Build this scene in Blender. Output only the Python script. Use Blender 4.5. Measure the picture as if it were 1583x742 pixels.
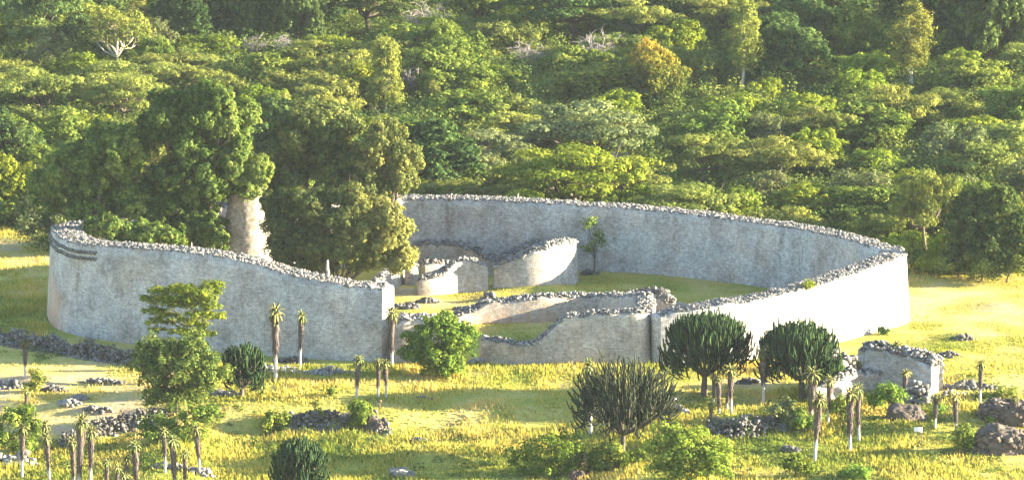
import bpy, math, random
import numpy as np
from mathutils import Vector, Matrix, noise as mnoise

for o in list(bpy.data.objects):
    bpy.data.objects.remove(o)
scene = bpy.context.scene
COL = scene.collection

# ------------------------------------------------------------------ camera
H, F, PITCH = 85.0, 6750.0, math.radians(10.0)      # camera height (m), focal length in photo pixels
cam_d = bpy.data.cameras.new("camera")
cam = bpy.data.objects.new("camera", cam_d)
COL.objects.link(cam)
cam.location = (0, 0, H)
cam.rotation_euler = (math.radians(90) - PITCH, 0, 0)
cam_d.sensor_fit = 'HORIZONTAL'
cam_d.sensor_width = 36.0
cam_d.lens = 36.0 * F / 1583.0
cam_d.clip_start = 1.0
cam_d.clip_end = 6000.0
scene.camera = cam

# ------------------------------------------------------------------ world, sun, exposure
SUN_EL, SUN_TH = math.radians(13.0), math.radians(-4.0)   # elevation; angle from +x towards the camera (-y)
world = bpy.data.worlds.new("World")
scene.world = world
world.use_nodes = True
wn = world.node_tree.nodes
wl = world.node_tree.links
wn.clear()
w_out = wn.new('ShaderNodeOutputWorld')
w_bg = wn.new('ShaderNodeBackground')
w_sky = wn.new('ShaderNodeTexSky')
w_sky.sky_type = 'NISHITA'
w_sky.sun_disc = False
w_sky.ozone_density = 1.3
w_sky.dust_density = 0.3
w_sky.sun_elevation = SUN_EL
w_sky.sun_rotation = math.radians(90) + SUN_TH
w_bg.inputs['Strength'].default_value = 0.08
wl.new(w_sky.outputs[0], w_bg.inputs[0])
wl.new(w_bg.outputs[0], w_out.inputs[0])
sun_d = bpy.data.lights.new("sun", 'SUN')
sun_d.energy = 5.0
sun_d.angle = math.radians(0.5)
sun_d.color = (1.0, 0.86, 0.62)
sun = bpy.data.objects.new("sun", sun_d)
COL.objects.link(sun)
sdir = Vector((math.cos(SUN_TH) * math.cos(SUN_EL), -math.sin(SUN_TH) * math.cos(SUN_EL), math.sin(SUN_EL)))
sun.rotation_euler = sdir.to_track_quat('Z', 'Y').to_euler()
sun.location = (60, 0, 120)
vs = scene.view_settings
vs.view_transform = 'Standard'
vs.look = 'None'
vs.gamma = 1.0
vs.use_curve_mapping = False
vs.exposure = 3.3

HAZE = 0.00003
RNG = np.random.default_rng(7)
random.seed(7)

# ------------------------------------------------------------------ terrain height
def sstep(a, b, x):
    t = np.clip((x - a) / (b - a), 0, 1)
    return t * t * (3 - 2 * t)

_ph = np.random.default_rng(3).uniform(0, 6.28, (14, 2))
_fr = np.random.default_rng(4).uniform(0.05, 0.55, 14)
_an = np.random.default_rng(5).uniform(0, 6.28, 14)

def wobble(x, y):
    s = 0
    for k in range(14):
        s = s + np.sin(_fr[k] * (x * np.cos(_an[k]) + y * np.sin(_an[k])) + _ph[k, 0]) / (1 + 4 * _fr[k])
    return s / 4.0

def flat_xy(u, v, z=0.0):
    """photo pixel -> point on the level z"""
    a = (u - 791.5) / F
    b = (371 - v) / F
    dy = math.cos(PITCH) + b * math.sin(PITCH)
    dz = -math.sin(PITCH) + b * math.cos(PITCH)
    t = (z - H) / dz
    return a * t, dy * t

BUMPS = []   # (x, y, sx, sy, h)
def bump(u, v, sx, sy, h):
    x, y = flat_xy(u, v)
    BUMPS.append((x, y, sx, sy, h))
bump(822, 449, 4.2, 2.4, 1.0)      # grassy mound in front of the lit inner wall
bump(640, 452, 3.0, 3.0, 0.3)
bump(760, 462, 2.0, 2.0, 0.5)
bump(1490, 522, 2.4, 1.6, 0.5)
bump(1465, 550, 2.6, 1.4, 0.45)
bump(1545, 475, 3.0, 2.4, 0.5)
bump(1530, 590, 6.0, 2.0, 0.9)
bump(1150, 655, 5.0, 1.8, 0.7)
bump(660, 690, 3.0, 1.6, 0.5)
bump(60, 590, 4.0, 2.0, 0.5)

def hgt(x, y):
    x = np.asarray(x, dtype=float)
    y = np.asarray(y, dtype=float)
    z = 0.045 * np.maximum(y - 482, 0) * sstep(482, 520, y)
    z = z + 0.25 * np.maximum(y - 725, 0)
    fore = 1 - sstep(402, 412, y)
    z = z + 0.30 * wobble(x * 1.3, y * 1.3) * fore
    z = z + 0.9 * wobble(x * 0.6 + 40, y * 0.6) * sstep(490, 540, y)
    # a low bank running across the foreground
    yb = 392.0 + 2.2 * np.sin(x * 0.11 + 1.0)
    m = sstep(-31, -24, x) * (1 - sstep(4, 14, x))
    z = z - 1.2 * sstep(0.0, 2.2, yb - y) * m
    yb2 = 397.5 + 1.5 * np.sin(x * 0.2)
    m2 = 1 - sstep(-36, -30, x)
    z = z - 1.0 * sstep(0.0, 2.5, yb2 - y) * m2
    yb3 = 388.0 + 1.2 * np.sin(x * 0.3)
    m3 = sstep(14, 20, x)
    z = z - 0.9 * sstep(0.0, 2.6, yb3 - y) * m3
    for (bx, by, sx, sy, h) in BUMPS:
        z = z + h * np.exp(-((x - bx) / sx) ** 2 - ((y - by) / sy) ** 2)
    return z

_T = np.arange(300.0, 1500.0, 0.5)
def gp(u, v):
    """photo pixel -> point on the ground"""
    a = (u - 791.5) / F
    b = (371 - v) / F
    dy = math.cos(PITCH) + b * math.sin(PITCH)
    dz = -math.sin(PITCH) + b * math.cos(PITCH)
    x, y, z = a * _T, dy * _T, H + dz * _T
    d = z - hgt(x, y)
    i = int(np.argmax(d < 0))
    if d[i] >= 0:
        i = len(d) - 1
    t0, t1 = _T[i - 1], _T[i]
    f = d[i - 1] / (d[i - 1] - d[i] + 1e-9)
    t = t0 + f * (t1 - t0)
    return Vector((a * t, dy * t, H + dz * t))

def z_at(y, v):
    b = (371 - v) / F
    dy = math.cos(PITCH) + b * math.sin(PITCH)
    dz = -math.sin(PITCH) + b * math.cos(PITCH)
    return H + dz * y / dy

def px_m(p):
    """photo pixels per metre at p"""
    return F / (p.y * math.cos(PITCH) + (H - p.z) * math.sin(PITCH))

def proj(p):
    d = p[1] * math.cos(PITCH) + (H - p[2]) * math.sin(PITCH)
    up = p[1] * math.sin(PITCH) - (H - p[2]) * math.cos(PITCH)
    return 791.5 + F * p[0] / d, 371 - F * up / d

# ------------------------------------------------------------------ object helpers
def tag(o, label=None, cat=None, group=None, kind=None):
    if label: o['label'] = label
    if cat: o['category'] = cat
    if group: o['group'] = group
    if kind: o['kind'] = kind
    return o

def empty(name, loc=(0, 0, 0), rz=0.0):
    o = bpy.data.objects.new(name, None)
    o.empty_display_size = 0.3
    o.location = loc
    o.rotation_euler = (0, 0, rz)
    COL.objects.link(o)
    return o

def np_mesh(name, V, FL, NS, tint=None, uv=None, mat=None, smooth=False, attrs=None):
    """V (n,3); FL flat loop vertex indices; NS verts per face"""
    me = bpy.data.meshes.new(name)
    V = np.asarray(V, dtype=np.float32)
    FL = np.asarray(FL, dtype=np.int32).ravel()
    NS = np.asarray(NS, dtype=np.int32).ravel()
    me.vertices.add(len(V))
    me.vertices.foreach_set("co", V.ravel())
    me.loops.add(len(FL))
    me.loops.foreach_set("vertex_index", FL)
    me.polygons.add(len(NS))
    st = np.zeros(len(NS), dtype=np.int32)
    st[1:] = np.cumsum(NS)[:-1]
    me.polygons.foreach_set("loop_start", st)
    me.polygons.foreach_set("loop_total", NS)
    if smooth:
        me.polygons.foreach_set("use_smooth", np.ones(len(NS), dtype=bool))
    me.update(calc_edges=True)
    me.validate()
    if tint is not None:
        a = me.attributes.new("tint", 'FLOAT', 'POINT')
        a.data.foreach_set("value", np.asarray(tint, dtype=np.float32))
    if attrs:
        for k, val in attrs.items():
            a = me.attributes.new(k, 'FLOAT', 'POINT')
            a.data.foreach_set("value", np.asarray(val, dtype=np.float32))
    if uv is not None:
        l = me.uv_layers.new(name="UVMap")
        l.data.foreach_set("uv", np.asarray(uv, dtype=np.float32)[FL].ravel())
    if mat:
        me.materials.append(mat)
    return me

def link(name, me, parent=None, loc=None):
    o = bpy.data.objects.new(name, me)
    COL.objects.link(o)
    if parent: o.parent = parent
    if loc is not None: o.location = loc
    return o

class MB:
    """collects verts / faces of any size"""
    def __init__(s):
        s.V, s.FL, s.NS, s.T, s.n = [], [], [], [], 0
    def add(s, V, faces, tint=0.5):
        V = np.asarray(V, dtype=float)
        f = np.asarray(faces)
        s.V.append(V)
        s.FL.append((f + s.n).ravel())
        s.NS.append(np.full(len(f), f.shape[1]))
        s.T.append(np.full(len(V), tint) if np.isscalar(tint) else np.asarray(tint))
        s.n += len(V)
    def mesh(s, name, mat, smooth=False):
        return np_mesh(name, np.concatenate(s.V), np.concatenate(s.FL), np.concatenate(s.NS),
                       np.concatenate(s.T), None, mat, smooth)

def tube(mb, pts, rad, sides=6, tint=0.5, cap=True):
    pts = np.asarray(pts, dtype=float)
    n = len(pts)
    rad = np.broadcast_to(np.asarray(rad, dtype=float), (n,))
    d = np.gradient(pts, axis=0)
    d /= np.linalg.norm(d, axis=1)[:, None] + 1e-9
    ref = np.where(np.abs(d[:, 2:3]) > 0.9, np.array([[1.0, 0, 0]]), np.array([[0, 0, 1.0]]))
    a = np.cross(d, ref); a /= np.linalg.norm(a, axis=1)[:, None] + 1e-9
    b = np.cross(d, a)
    th = np.arange(sides) * 2 * math.pi / sides
    V = pts[:, None, :] + rad[:, None, None] * (np.cos(th)[None, :, None] * a[:, None, :] + np.sin(th)[None, :, None] * b[:, None, :])
    V = V.reshape(-1, 3)
    i = np.arange(n - 1)[:, None] * sides
    j = np.arange(sides)[None, :]
    k = (j + 1) % sides
    f = np.stack([i + j, i + k, i + sides + k, i + sides + j], -1).reshape(-1, 4)
    mb.add(V, f, tint)
    if cap:
        top = np.concatenate([V[-sides:], pts[-1:] + d[-1:] * rad[-1] * 0.6])
        mb.add(top, np.array([[q, (q + 1) % sides, sides] for q in range(sides)]), tint)

# ------------------------------------------------------------------ materials
def new_mat(name):
    m = bpy.data.materials.new(name)
    m.use_nodes = True
    nt = m.node_tree
    nt.nodes.clear()
    return m, nt.nodes, nt.links

def N(nodes, typ, **kw):
    n = nodes.new(typ)
    for k, v in kw.items():
        setattr(n, k, v)
    return n

def ramp(nodes, stops):
    r = nodes.new('ShaderNodeValToRGB')
    e = r.color_ramp.elements
    e[0].position, e[0].color = stops[0][0], (*stops[0][1], 1)
    e[1].position, e[1].color = stops[-1][0], (*stops[-1][1], 1)
    for p, c in stops[1:-1]:
        q = e.new(p); q.color = (*c, 1)
    return r

def mix_rgb(nodes, links, fac, a, b, blend='MIX'):
    m = nodes.new('ShaderNodeMix')
    m.data_type = 'RGBA'
    m.blend_type = blend
    for sock, val in ((m.inputs[0], fac), (m.inputs[6], a), (m.inputs[7], b)):
        if hasattr(val, 'links'):
            links.new(val, sock)
        elif isinstance(val, (int, float)):
            sock.default_value = val
        else:
            sock.default_value = (*val, 1)
    return m.outputs[2]

def noise_tex(nodes, links, vec, scale, detail=4, rough=0.55):
    n = nodes.new('ShaderNodeTexNoise')
    n.inputs['Scale'].default_value = scale
    n.inputs['Detail'].default_value = detail
    n.inputs['Roughness'].default_value = rough
    if vec is not None: links.new(vec, n.inputs['Vector'])
    return n.outputs[0]

def m_foliage(name, lo, mid, hi, trans=0.32, var=0.20, huevar=0.014):
    m, n, l = new_mat(name)
    at = N(n, 'ShaderNodeAttribute', attribute_name='tint')
    r = ramp(n, [(0.0, lo), (0.5, mid), (1.0, hi)])
    l.new(at.outputs['Fac'], r.inputs[0])
    oi = n.new('ShaderNodeObjectInfo')
    hs = n.new('ShaderNodeHueSaturation')
    mr = n.new('ShaderNodeMapRange')
    mr.inputs[3].default_value = 1 - var
    mr.inputs[4].default_value = 1 + var
    l.new(oi.outputs['Random'], mr.inputs[0])
    l.new(mr.outputs[0], hs.inputs['Value'])
    mu = n.new('ShaderNodeMath'); mu.operation = 'MULTIPLY'; mu.inputs[1].default_value = 7.31
    fr = n.new('ShaderNodeMath'); fr.operation = 'FRACT'
    mr2 = n.new('ShaderNodeMapRange')
    mr2.inputs[3].default_value = 0.5 - huevar
    mr2.inputs[4].default_value = 0.5 + huevar
    l.new(oi.outputs['Random'], mu.inputs[0]); l.new(mu.outputs[0], fr.inputs[0]); l.new(fr.outputs[0], mr2.inputs[0])
    l.new(mr2.outputs[0], hs.inputs['Hue'])
    l.new(r.outputs[0], hs.inputs['Color'])
    d = n.new('ShaderNodeBsdfDiffuse'); t = n.new('ShaderNodeBsdfTranslucent')
    tc = mix_rgb(n, l, 1.0, hs.outputs[0], (1.0, 1.0, 0.55), 'MULTIPLY')
    l.new(hs.outputs[0], d.inputs[0]); l.new(tc, t.inputs[0])
    mx = n.new('ShaderNodeMixShader'); mx.inputs[0].default_value = trans
    l.new(d.outputs[0], mx.inputs[1]); l.new(t.outputs[0], mx.inputs[2])
    o = n.new('ShaderNodeOutputMaterial'); l.new(mx.outputs[0], o.inputs[0])
    return m

def m_simple(name, stops, scale=3.0, rough=0.9, use_tint=True, zstretch=1.0):
    """colour from the mesh's tint attribute and a fine noise"""
    m, n, l = new_mat(name)
    tc = n.new('ShaderNodeTexCoord')
    mp = n.new('ShaderNodeMapping'); mp.inputs['Scale'].default_value = (1, 1, zstretch)
    l.new(tc.outputs['Object'], mp.inputs[0])
    nz = noise_tex(n, l, mp.outputs[0], scale, 5, 0.6)
    at = N(n, 'ShaderNodeAttribute', attribute_name='tint')
    a = n.new('ShaderNodeMath'); a.operation = 'MULTIPLY_ADD'
    l.new(nz, a.inputs[0]); a.inputs[1].default_value = 0.9
    if use_tint:
        b = n.new('ShaderNodeMath'); b.operation = 'ADD'; b.inputs[1].default_value = -0.95
        l.new(at.outputs['Fac'], b.inputs[0]); l.new(b.outputs[0], a.inputs[2])
        c = n.new('ShaderNodeMath'); c.operation = 'ADD'; c.inputs[1].default_value = 0.5
        l.new(a.outputs[0], c.inputs[0]); fac = c.outputs[0]
    else:
        a.inputs[2].default_value = 0.05; fac = a.outputs[0]
    r = ramp(n, stops); l.new(fac, r.inputs[0])
    p = n.new('ShaderNodeBsdfPrincipled')
    p.inputs['Roughness'].default_value = rough
    p.inputs['Specular IOR Level'].default_value = 0.15
    l.new(r.outputs[0], p.inputs['Base Color'])
    bm = n.new('ShaderNodeBump'); bm.inputs['Strength'].default_value = 0.5; bm.inputs['Distance'].default_value = 0.06
    l.new(nz, bm.inputs['Height']); l.new(bm.outputs[0], p.inputs['Normal'])
    o = n.new('ShaderNodeOutputMaterial'); l.new(p.outputs[0], o.inputs[0])
    return m

def m_masonry(name, c_lo, c_hi, rust=(0.40, 0.20, 0.09)):
    m, n, l = new_mat(name)
    uv = N(n, 'ShaderNodeUVMap', uv_map='UVMap')
    tc = n.new('ShaderNodeTexCoord')
    br = n.new('ShaderNodeTexBrick')
    br.offset = 0.5
    br.inputs['Scale'].default_value = 1.0
    br.inputs['Brick Width'].default_value = 0.44
    br.inputs['Row Height'].default_value = 0.17
    br.inputs['Mortar Size'].default_value = 0.018
    br.inputs['Mortar Smooth'].default_value = 0.3
    br.inputs['Bias'].default_value = 0.0
    br.inputs['Color1'].default_value = (*c_lo, 1)
    br.inputs['Color2'].default_value = (*c_hi, 1)
    br.inputs['Mortar'].default_value = (0.22, 0.21, 0.20, 1)
    # uneven courses
    wv = noise_tex(n, l, uv.outputs[0], 1.6, 4)
    md = n.new('ShaderNodeVectorMath'); md.operation = 'MULTIPLY_ADD'
    md.inputs[1].default_value = (0.30, 0.20, 0)
    l.new(wv, md.inputs[0]); l.new(uv.outputs[0], md.inputs[2])
    l.new(md.outputs[0], br.inputs['Vector'])
    # weathering: patches and rain streaks running down the face
    n1 = noise_tex(n, l, tc.outputs['Object'], 0.35, 6, 0.62)
    mp = n.new('ShaderNodeMapping'); mp.inputs['Scale'].default_value = (0.8, 0.22, 1)
    l.new(uv.outputs[0], mp.inputs[0])
    n2 = noise_tex(n, l, mp.outputs[0], 1.0, 6, 0.7)
    n3 = noise_tex(n, l, tc.outputs['Object'], 3.2, 6, 0.8)
    r1 = ramp(n, [(0.30, (0.66, 0.64, 0.62)), (0.5, (1.0, 1.0, 1.0)), (0.72, (1.25, 1.24, 1.22))]); l.new(n1, r1.inputs[0])
    r2 = ramp(n, [(0.30, (0.70, 0.68, 0.67)), (0.48, (1, 1, 1)), (0.8, (1.06, 1.06, 1.06))]); l.new(n2, r2.inputs[0])
    r3 = ramp(n, [(0.30, (0.55, 0.54, 0.53)), (0.5, (1, 1, 1)), (0.70, (1.4, 1.4, 1.4))]); l.new(n3, r3.inputs[0])
    c = mix_rgb(n, l, 1.0, br.outputs[0], r1.outputs[0], 'MULTIPLY')
    c = mix_rgb(n, l, 1.0, c, r2.outputs[0], 'MULTIPLY')
    c = mix_rgb(n, l, 1.0, c, r3.outputs[0], 'MULTIPLY')
    n5 = noise_tex(n, l, tc.outputs['Object'], 0.22, 5, 0.65)
    r5 = ramp(n, [(0.42, (0, 0, 0)), (0.70, (0.55, 0.55, 0.55))]); l.new(n5, r5.inputs[0])
    c = mix_rgb(n, l, r5.outputs[0], c, mix_rgb(n, l, 1.0, c, (1.08, 0.86, 0.66), 'MULTIPLY'))
    n6 = noise_tex(n, l, mp.outputs[0], 0.55, 4, 0.6)
    r6 = ramp(n, [(0.60, (1, 1, 1)), (0.74, (0.62, 0.60, 0.58))]); l.new(n6, r6.inputs[0])
    c = mix_rgb(n, l, 1.0, c, r6.outputs[0], 'MULTIPLY')
    # rusty lichen where the mesh says the face is stained
    at = N(n, 'ShaderNodeAttribute', attribute_name='stain')
    n4 = noise_tex(n, l, mp.outputs[0], 2.1, 6, 0.7)
    s1 = n.new('ShaderNodeMath'); s1.operation = 'MULTIPLY_ADD'; s1.inputs[1].default_value = 1.0
    l.new(at.outputs['Fac'], s1.inputs[0])
    s0 = n.new('ShaderNodeMath'); s0.operation = 'MULTIPLY_ADD'; s0.inputs[1].default_value = 2.4; s0.inputs[2].default_value = -1.45
    l.new(n4, s0.inputs[0]); l.new(s0.outputs[0], s1.inputs[2])
    s1.use_clamp = True
    s2 = n.new('ShaderNodeMath'); s2.operation = 'MULTIPLY'; s2.inputs[1].default_value = 0.8
    l.new(s1.outputs[0], s2.inputs[0])
    c = mix_rgb(n, l, s2.outputs[0], c, rust)
    p = n.new('ShaderNodeBsdfPrincipled')
    p.inputs['Roughness'].default_value = 0.92
    p.inputs['Specular IOR Level'].default_value = 0.12
    l.new(c, p.inputs['Base Color'])
    bm = n.new('ShaderNodeBump'); bm.inputs['Strength'].default_value = 0.55; bm.inputs['Distance'].default_value = 0.10
    hm = n.new('ShaderNodeMath'); hm.operation = 'MULTIPLY_ADD'; hm.inputs[1].default_value = -0.6
    l.new(br.outputs['Fac'], hm.inputs[0]); l.new(n3, hm.inputs[2])
    l.new(hm.outputs[0], bm.inputs['Height']); l.new(bm.outputs[0], p.inputs['Normal'])
    o = n.new('ShaderNodeOutputMaterial'); l.new(p.outputs[0], o.inputs[0])
    return m

M_WALL = m_masonry('granite_masonry', (0.295, 0.29, 0.28), (0.395, 0.39, 0.375))
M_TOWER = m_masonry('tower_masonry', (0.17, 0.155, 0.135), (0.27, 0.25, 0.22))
M_INNER = m_masonry('inner_masonry', (0.30, 0.268, 0.23), (0.395, 0.362, 0.32))
M_RUIN = m_masonry('dark_ruin_masonry', (0.10, 0.095, 0.09), (0.20, 0.19, 0.18))
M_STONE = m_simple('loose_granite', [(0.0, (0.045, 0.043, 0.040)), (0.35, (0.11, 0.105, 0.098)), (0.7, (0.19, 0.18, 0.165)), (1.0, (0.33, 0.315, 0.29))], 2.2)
M_BOULDER = m_simple('weathered_boulder', [(0.0, (0.03, 0.024, 0.020)), (0.3, (0.06, 0.048, 0.040)), (0.55, (0.10, 0.083, 0.070)), (0.8, (0.15, 0.108, 0.080)), (1.0, (0.24, 0.215, 0.19))], 0.9)
M_BARK = m_simple('dark_bark', [(0.0, (0.03, 0.025, 0.02)), (0.5, (0.09, 0.07, 0.055)), (1.0, (0.18, 0.15, 0.12))], 5.0)
M_PALE = m_simple('pale_bark', [(0.0, (0.22, 0.19, 0.15)), (0.5, (0.42, 0.37, 0.30)), (1.0, (0.62, 0.57, 0.48))], 4.0)
M_GREYBARK = m_simple('grey_dry_twigs', [(0.0, (0.10, 0.085, 0.08)), (0.5, (0.22, 0.19, 0.18)), (1.0, (0.34, 0.30, 0.29))], 4.0)
M_ALOESTEM = m_simple('aloe_stem', [(0.0, (0.20, 0.18, 0.16)), (0.5, (0.38, 0.35, 0.32)), (1.0, (0.58, 0.55, 0.51))], 5.0)
M_SKIRT = m_simple('dead_aloe_leaves', [(0.0, (0.035, 0.029, 0.026)), (0.5, (0.095, 0.075, 0.066)), (1.0, (0.22, 0.155, 0.115))], 4.0)
M_SIGN = m_simple('white_board', [(0.0, (0.7, 0.7, 0.68)), (1.0, (0.82, 0.82, 0.8))], 2.0)
M_POST = m_simple('brown_post', [(0.0, (0.10, 0.07, 0.05)), (1.0, (0.28, 0.20, 0.14))], 4.0)

FOL = {
    'mid':   m_foliage('leaf_mid_green', (0.046, 0.073, 0.016), (0.119, 0.167, 0.029), (0.276, 0.319, 0.057)),
    'olive': m_foliage('leaf_olive', (0.071, 0.090, 0.023), (0.169, 0.196, 0.046), (0.343, 0.352, 0.078)),
    'lime':  m_foliage('leaf_lime', (0.068, 0.104, 0.012), (0.173, 0.225, 0.025), (0.359, 0.378, 0.048)),
    'dark':  m_foliage('leaf_dark_green', (0.022, 0.042, 0.015), (0.056, 0.096, 0.028), (0.145, 0.198, 0.052)),
    'grey':  m_foliage('leaf_grey_green', (0.060, 0.078, 0.033), (0.138, 0.165, 0.066), (0.283, 0.301, 0.121)),
    'yellow': m_foliage('leaf_yellow_green', (0.091, 0.125, 0.027), (0.194, 0.223, 0.048), (0.388, 0.366, 0.081)),
    'orange': m_foliage('leaf_orange', (0.085, 0.106, 0.025), (0.188, 0.175, 0.033), (0.479, 0.270, 0.043)),
    'gold':  m_foliage('leaf_gold_tipped', (0.040, 0.065, 0.016), (0.121, 0.157, 0.034), (0.399, 0.346, 0.068)),
    'leafy': m_foliage('leaf_deep_green', (0.036, 0.065, 0.018), (0.111, 0.161, 0.037), (0.282, 0.317, 0.070)),
    'dome':  m_foliage('leaf_dull_olive', (0.046, 0.072, 0.026), (0.120, 0.148, 0.045), (0.285, 0.275, 0.080)),
    'bush':  m_foliage('bush_leaf', (0.040, 0.080, 0.017), (0.114, 0.178, 0.028), (0.245, 0.307, 0.048)),
    'spurge': m_foliage('spurge_stem_green', (0.012, 0.026, 0.013), (0.022, 0.042, 0.017), (0.048, 0.074, 0.026), trans=0.0, var=0.08, huevar=0.01),
    'spurge_dull': m_foliage('spurge_dull_green', (0.020, 0.026, 0.017), (0.034, 0.042, 0.025), (0.068, 0.074, 0.038), trans=0.0, var=0.05, huevar=0.0),
    'aloe':  m_foliage('aloe_leaf', (0.06, 0.075, 0.030), (0.12, 0.140, 0.050), (0.24, 0.22, 0.08), trans=0.05, var=0.2, huevar=0.02),
    'grass': m_foliage('grass_blade', (0.13, 0.170, 0.030), (0.38, 0.325, 0.075), (0.56, 0.39, 0.140), trans=0.4, var=0.0, huevar=0.0),
    'under': m_foliage('undergrowth_leaf', (0.045, 0.078, 0.024), (0.11, 0.155, 0.036), (0.25, 0.275, 0.060), var=0.0, huevar=0.0),
}

def m_ground():
    m, n, l = new_mat('ground_soil_and_turf')
    tc = n.new('ShaderNodeTexCoord')
    at = N(n, 'ShaderNodeAttribute', attribute_name='turf')     # 0 bare earth .. 1 lush green
    n1 = noise_tex(n, l, tc.outputs['Object'], 0.28, 6, 0.6)
    n2 = noise_tex(n, l, tc.outputs['Object'], 2.5, 5, 0.65)
    mp = n.new('ShaderNodeMapping'); mp.inputs['Scale'].default_value = (0.25, 1.0, 1.0)
    l.new(tc.outputs['Object'], mp.inputs[0])
    n3 = noise_tex(n, l, mp.outputs[0], 0.9, 5, 0.6)
    a = n.new('ShaderNodeMath'); a.operation = 'MULTIPLY_ADD'; a.inputs[1].default_value = 0.75
    l.new(n1, a.inputs[0]); l.new(at.outputs['Fac'], a.inputs[2])
    a2 = n.new('ShaderNodeMath'); a2.operation = 'MULTIPLY_ADD'; a2.inputs[1].default_value = 0.35
    l.new(n3, a2.inputs[0]); l.new(a.outputs[0], a2.inputs[2])
    b = n.new('ShaderNodeMath'); b.operation = 'ADD'; b.inputs[1].default_value = -0.55
    l.new(a2.outputs[0], b.inputs[0])
    r = ramp(n, [(0.0, (0.30, 0.19, 0.12)), (0.22, (0.36, 0.27, 0.16)), (0.45, (0.36, 0.30, 0.10)), (0.65, (0.25, 0.25, 0.055)), (1.0, (0.11, 0.15, 0.030))])
    l.new(b.outputs[0], r.inputs[0])
    r2 = ramp(n, [(0.3, (0.72, 0.72, 0.72)), (0.55, (1, 1, 1)), (0.75, (1.2, 1.2, 1.2))]); l.new(n2, r2.inputs[0])
    c = mix_rgb(n, l, 1.0, r.outputs[0], r2.outputs[0], 'MULTIPLY')
    p = n.new('ShaderNodeBsdfPrincipled'); p.inputs['Roughness'].default_value = 1.0
    p.inputs['Specular IOR Level'].default_value = 0.0
    l.new(c, p.inputs['Base Color'])
    bm = n.new('ShaderNodeBump'); bm.inputs['Strength'].default_value = 0.7; bm.inputs['Distance'].default_value = 0.15
    l.new(n2, bm.inputs['Height']); l.new(bm.outputs[0], p.inputs['Normal'])
    o = n.new('ShaderNodeOutputMaterial'); l.new(p.outputs[0], o.inputs[0])
    return m

# ------------------------------------------------------------------ ground sheet
def blob(x, y, u, v, rx, ry):
    bx, by = flat_xy(u, v)
    return np.exp(-((x - bx) / rx) ** 2 - ((y - by) / ry) ** 2)

def turf_of(x, y):
    """cover of the ground and painted edge-tree shade: 0 bare soil, 0.45 straw, 0.6 yellow-green, 1 green"""
    t = np.full(x.shape, 0.62)
    t = t + 0.5 * sstep(478, 495, y)                                 # forest floor
    court = blob(x, y, 1030, 436, 20, 9)                              # the great court's worn turf
    t = t + 0.02 * court
    t = t - 0.55 * blob(x, y, 622, 455, 3.0, 2.6)                     # bare red earth by the passage
    t = t - 0.30 * blob(x, y, 700, 470, 5, 3)
    t = t - 0.38 * blob(x, y, 90, 590, 13, 9)                         # trodden straw, left foreground
    t = t - 0.30 * blob(x, y, 120, 640, 12, 5)
    t = t - 0.20 * blob(x, y, 1480, 470, 14, 22)                      # dry pasture beyond the right wall
    t = t - 0.12 * blob(x, y, 1500, 450, 16, 2.0)
    t = t - 0.30 * blob(x, y, 1180, 592, 6, 2.5)
    t = t - 0.22 * blob(x, y, 1500, 605, 6, 3.5)
    t = t + 0.30 * blob(x, y, 20, 480, 7, 8)
    t = t - 0.18 * blob(x, y, 20, 390, 9, 26)
    t = t + 0.25 * blob(x, y, 1480, 408, 16, 8)  # darker green painted in for the shade under the edge trees
    t = t + 0.28 * blob(x, y, 450, 670, 9, 6)
    t = t + 0.26 * blob(x, y, 250, 720, 12, 5)
    t = t + 0.30 * blob(x, y, 1200, 680, 12, 6)
    t = t + 0.18 * blob(x, y, 830, 680, 8, 6)
    t = t + 0.20 * wobble(x * 2.2, y * 2.2) - 0.10 * np.maximum(wobble(x * 1.1 + 70, y * 1.6), 0)
    return t

def make_ground():
    xs = np.concatenate([np.linspace(-500, -72, 40)[:-1], np.arange(-72, 72, 0.6), np.linspace(72, 500, 40)])
    ys = np.concatenate([np.linspace(-60, 345, 30)[:-1], np.arange(345, 500, 0.6), np.arange(500, 730, 3.0), np.linspace(733, 900, 40)])
    X, Y = np.meshgrid(xs, ys)
    Z = hgt(X, Y)
    V = np.stack([X, Y, Z], -1).reshape(-1, 3)
    nx, ny = len(xs), len(ys)
    i = np.arange(ny - 1)[:, None] * nx + np.arange(nx - 1)[None, :]
    f = np.stack([i, i + 1, i + nx + 1, i + nx], -1).reshape(-1, 4)
    me = np_mesh('ground', V, f, np.full(len(f), 4), None, None, m_ground(), True, {'turf': turf_of(X, Y).ravel()})
    tag(link('ground', me), kind='structure')
make_ground()

# ------------------------------------------------------------------ haze in the valley air
def haze():
    m, n, l = new_mat('valley_haze')
    pv = n.new('ShaderNodeVolumePrincipled')
    pv.inputs['Color'].default_value = (0.80, 0.88, 1.0, 1)
    pv.inputs['Density'].default_value = HAZE
    pv.inputs['Anisotropy'].default_value = 0.0
    o = n.new('ShaderNodeOutputMaterial'); l.new(pv.outputs[0], o.inputs['Volume'])
    V = CUBE * np.array([510, 490, 49]) + np.array([0, 420, 44])
    o = link('haze', np_mesh('haze', V, CF, np.full(6, 4), None, None, m))
    tag(o, 'thin blue afternoon haze hanging over the valley and the wood', 'haze', None, 'stuff')

# ------------------------------------------------------------------ stones
CUBE = np.array([[-1, -1, -1], [1, -1, -1], [1, 1, -1], [-1, 1, -1], [-1, -1, 1], [1, -1, 1], [1, 1, 1], [-1, 1, 1]], float)
CF = np.array([[0, 3, 2, 1], [4, 5, 6, 7], [0, 1, 5, 4], [1, 2, 6, 5], [2, 3, 7, 6], [3, 0, 4, 7]])

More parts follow.
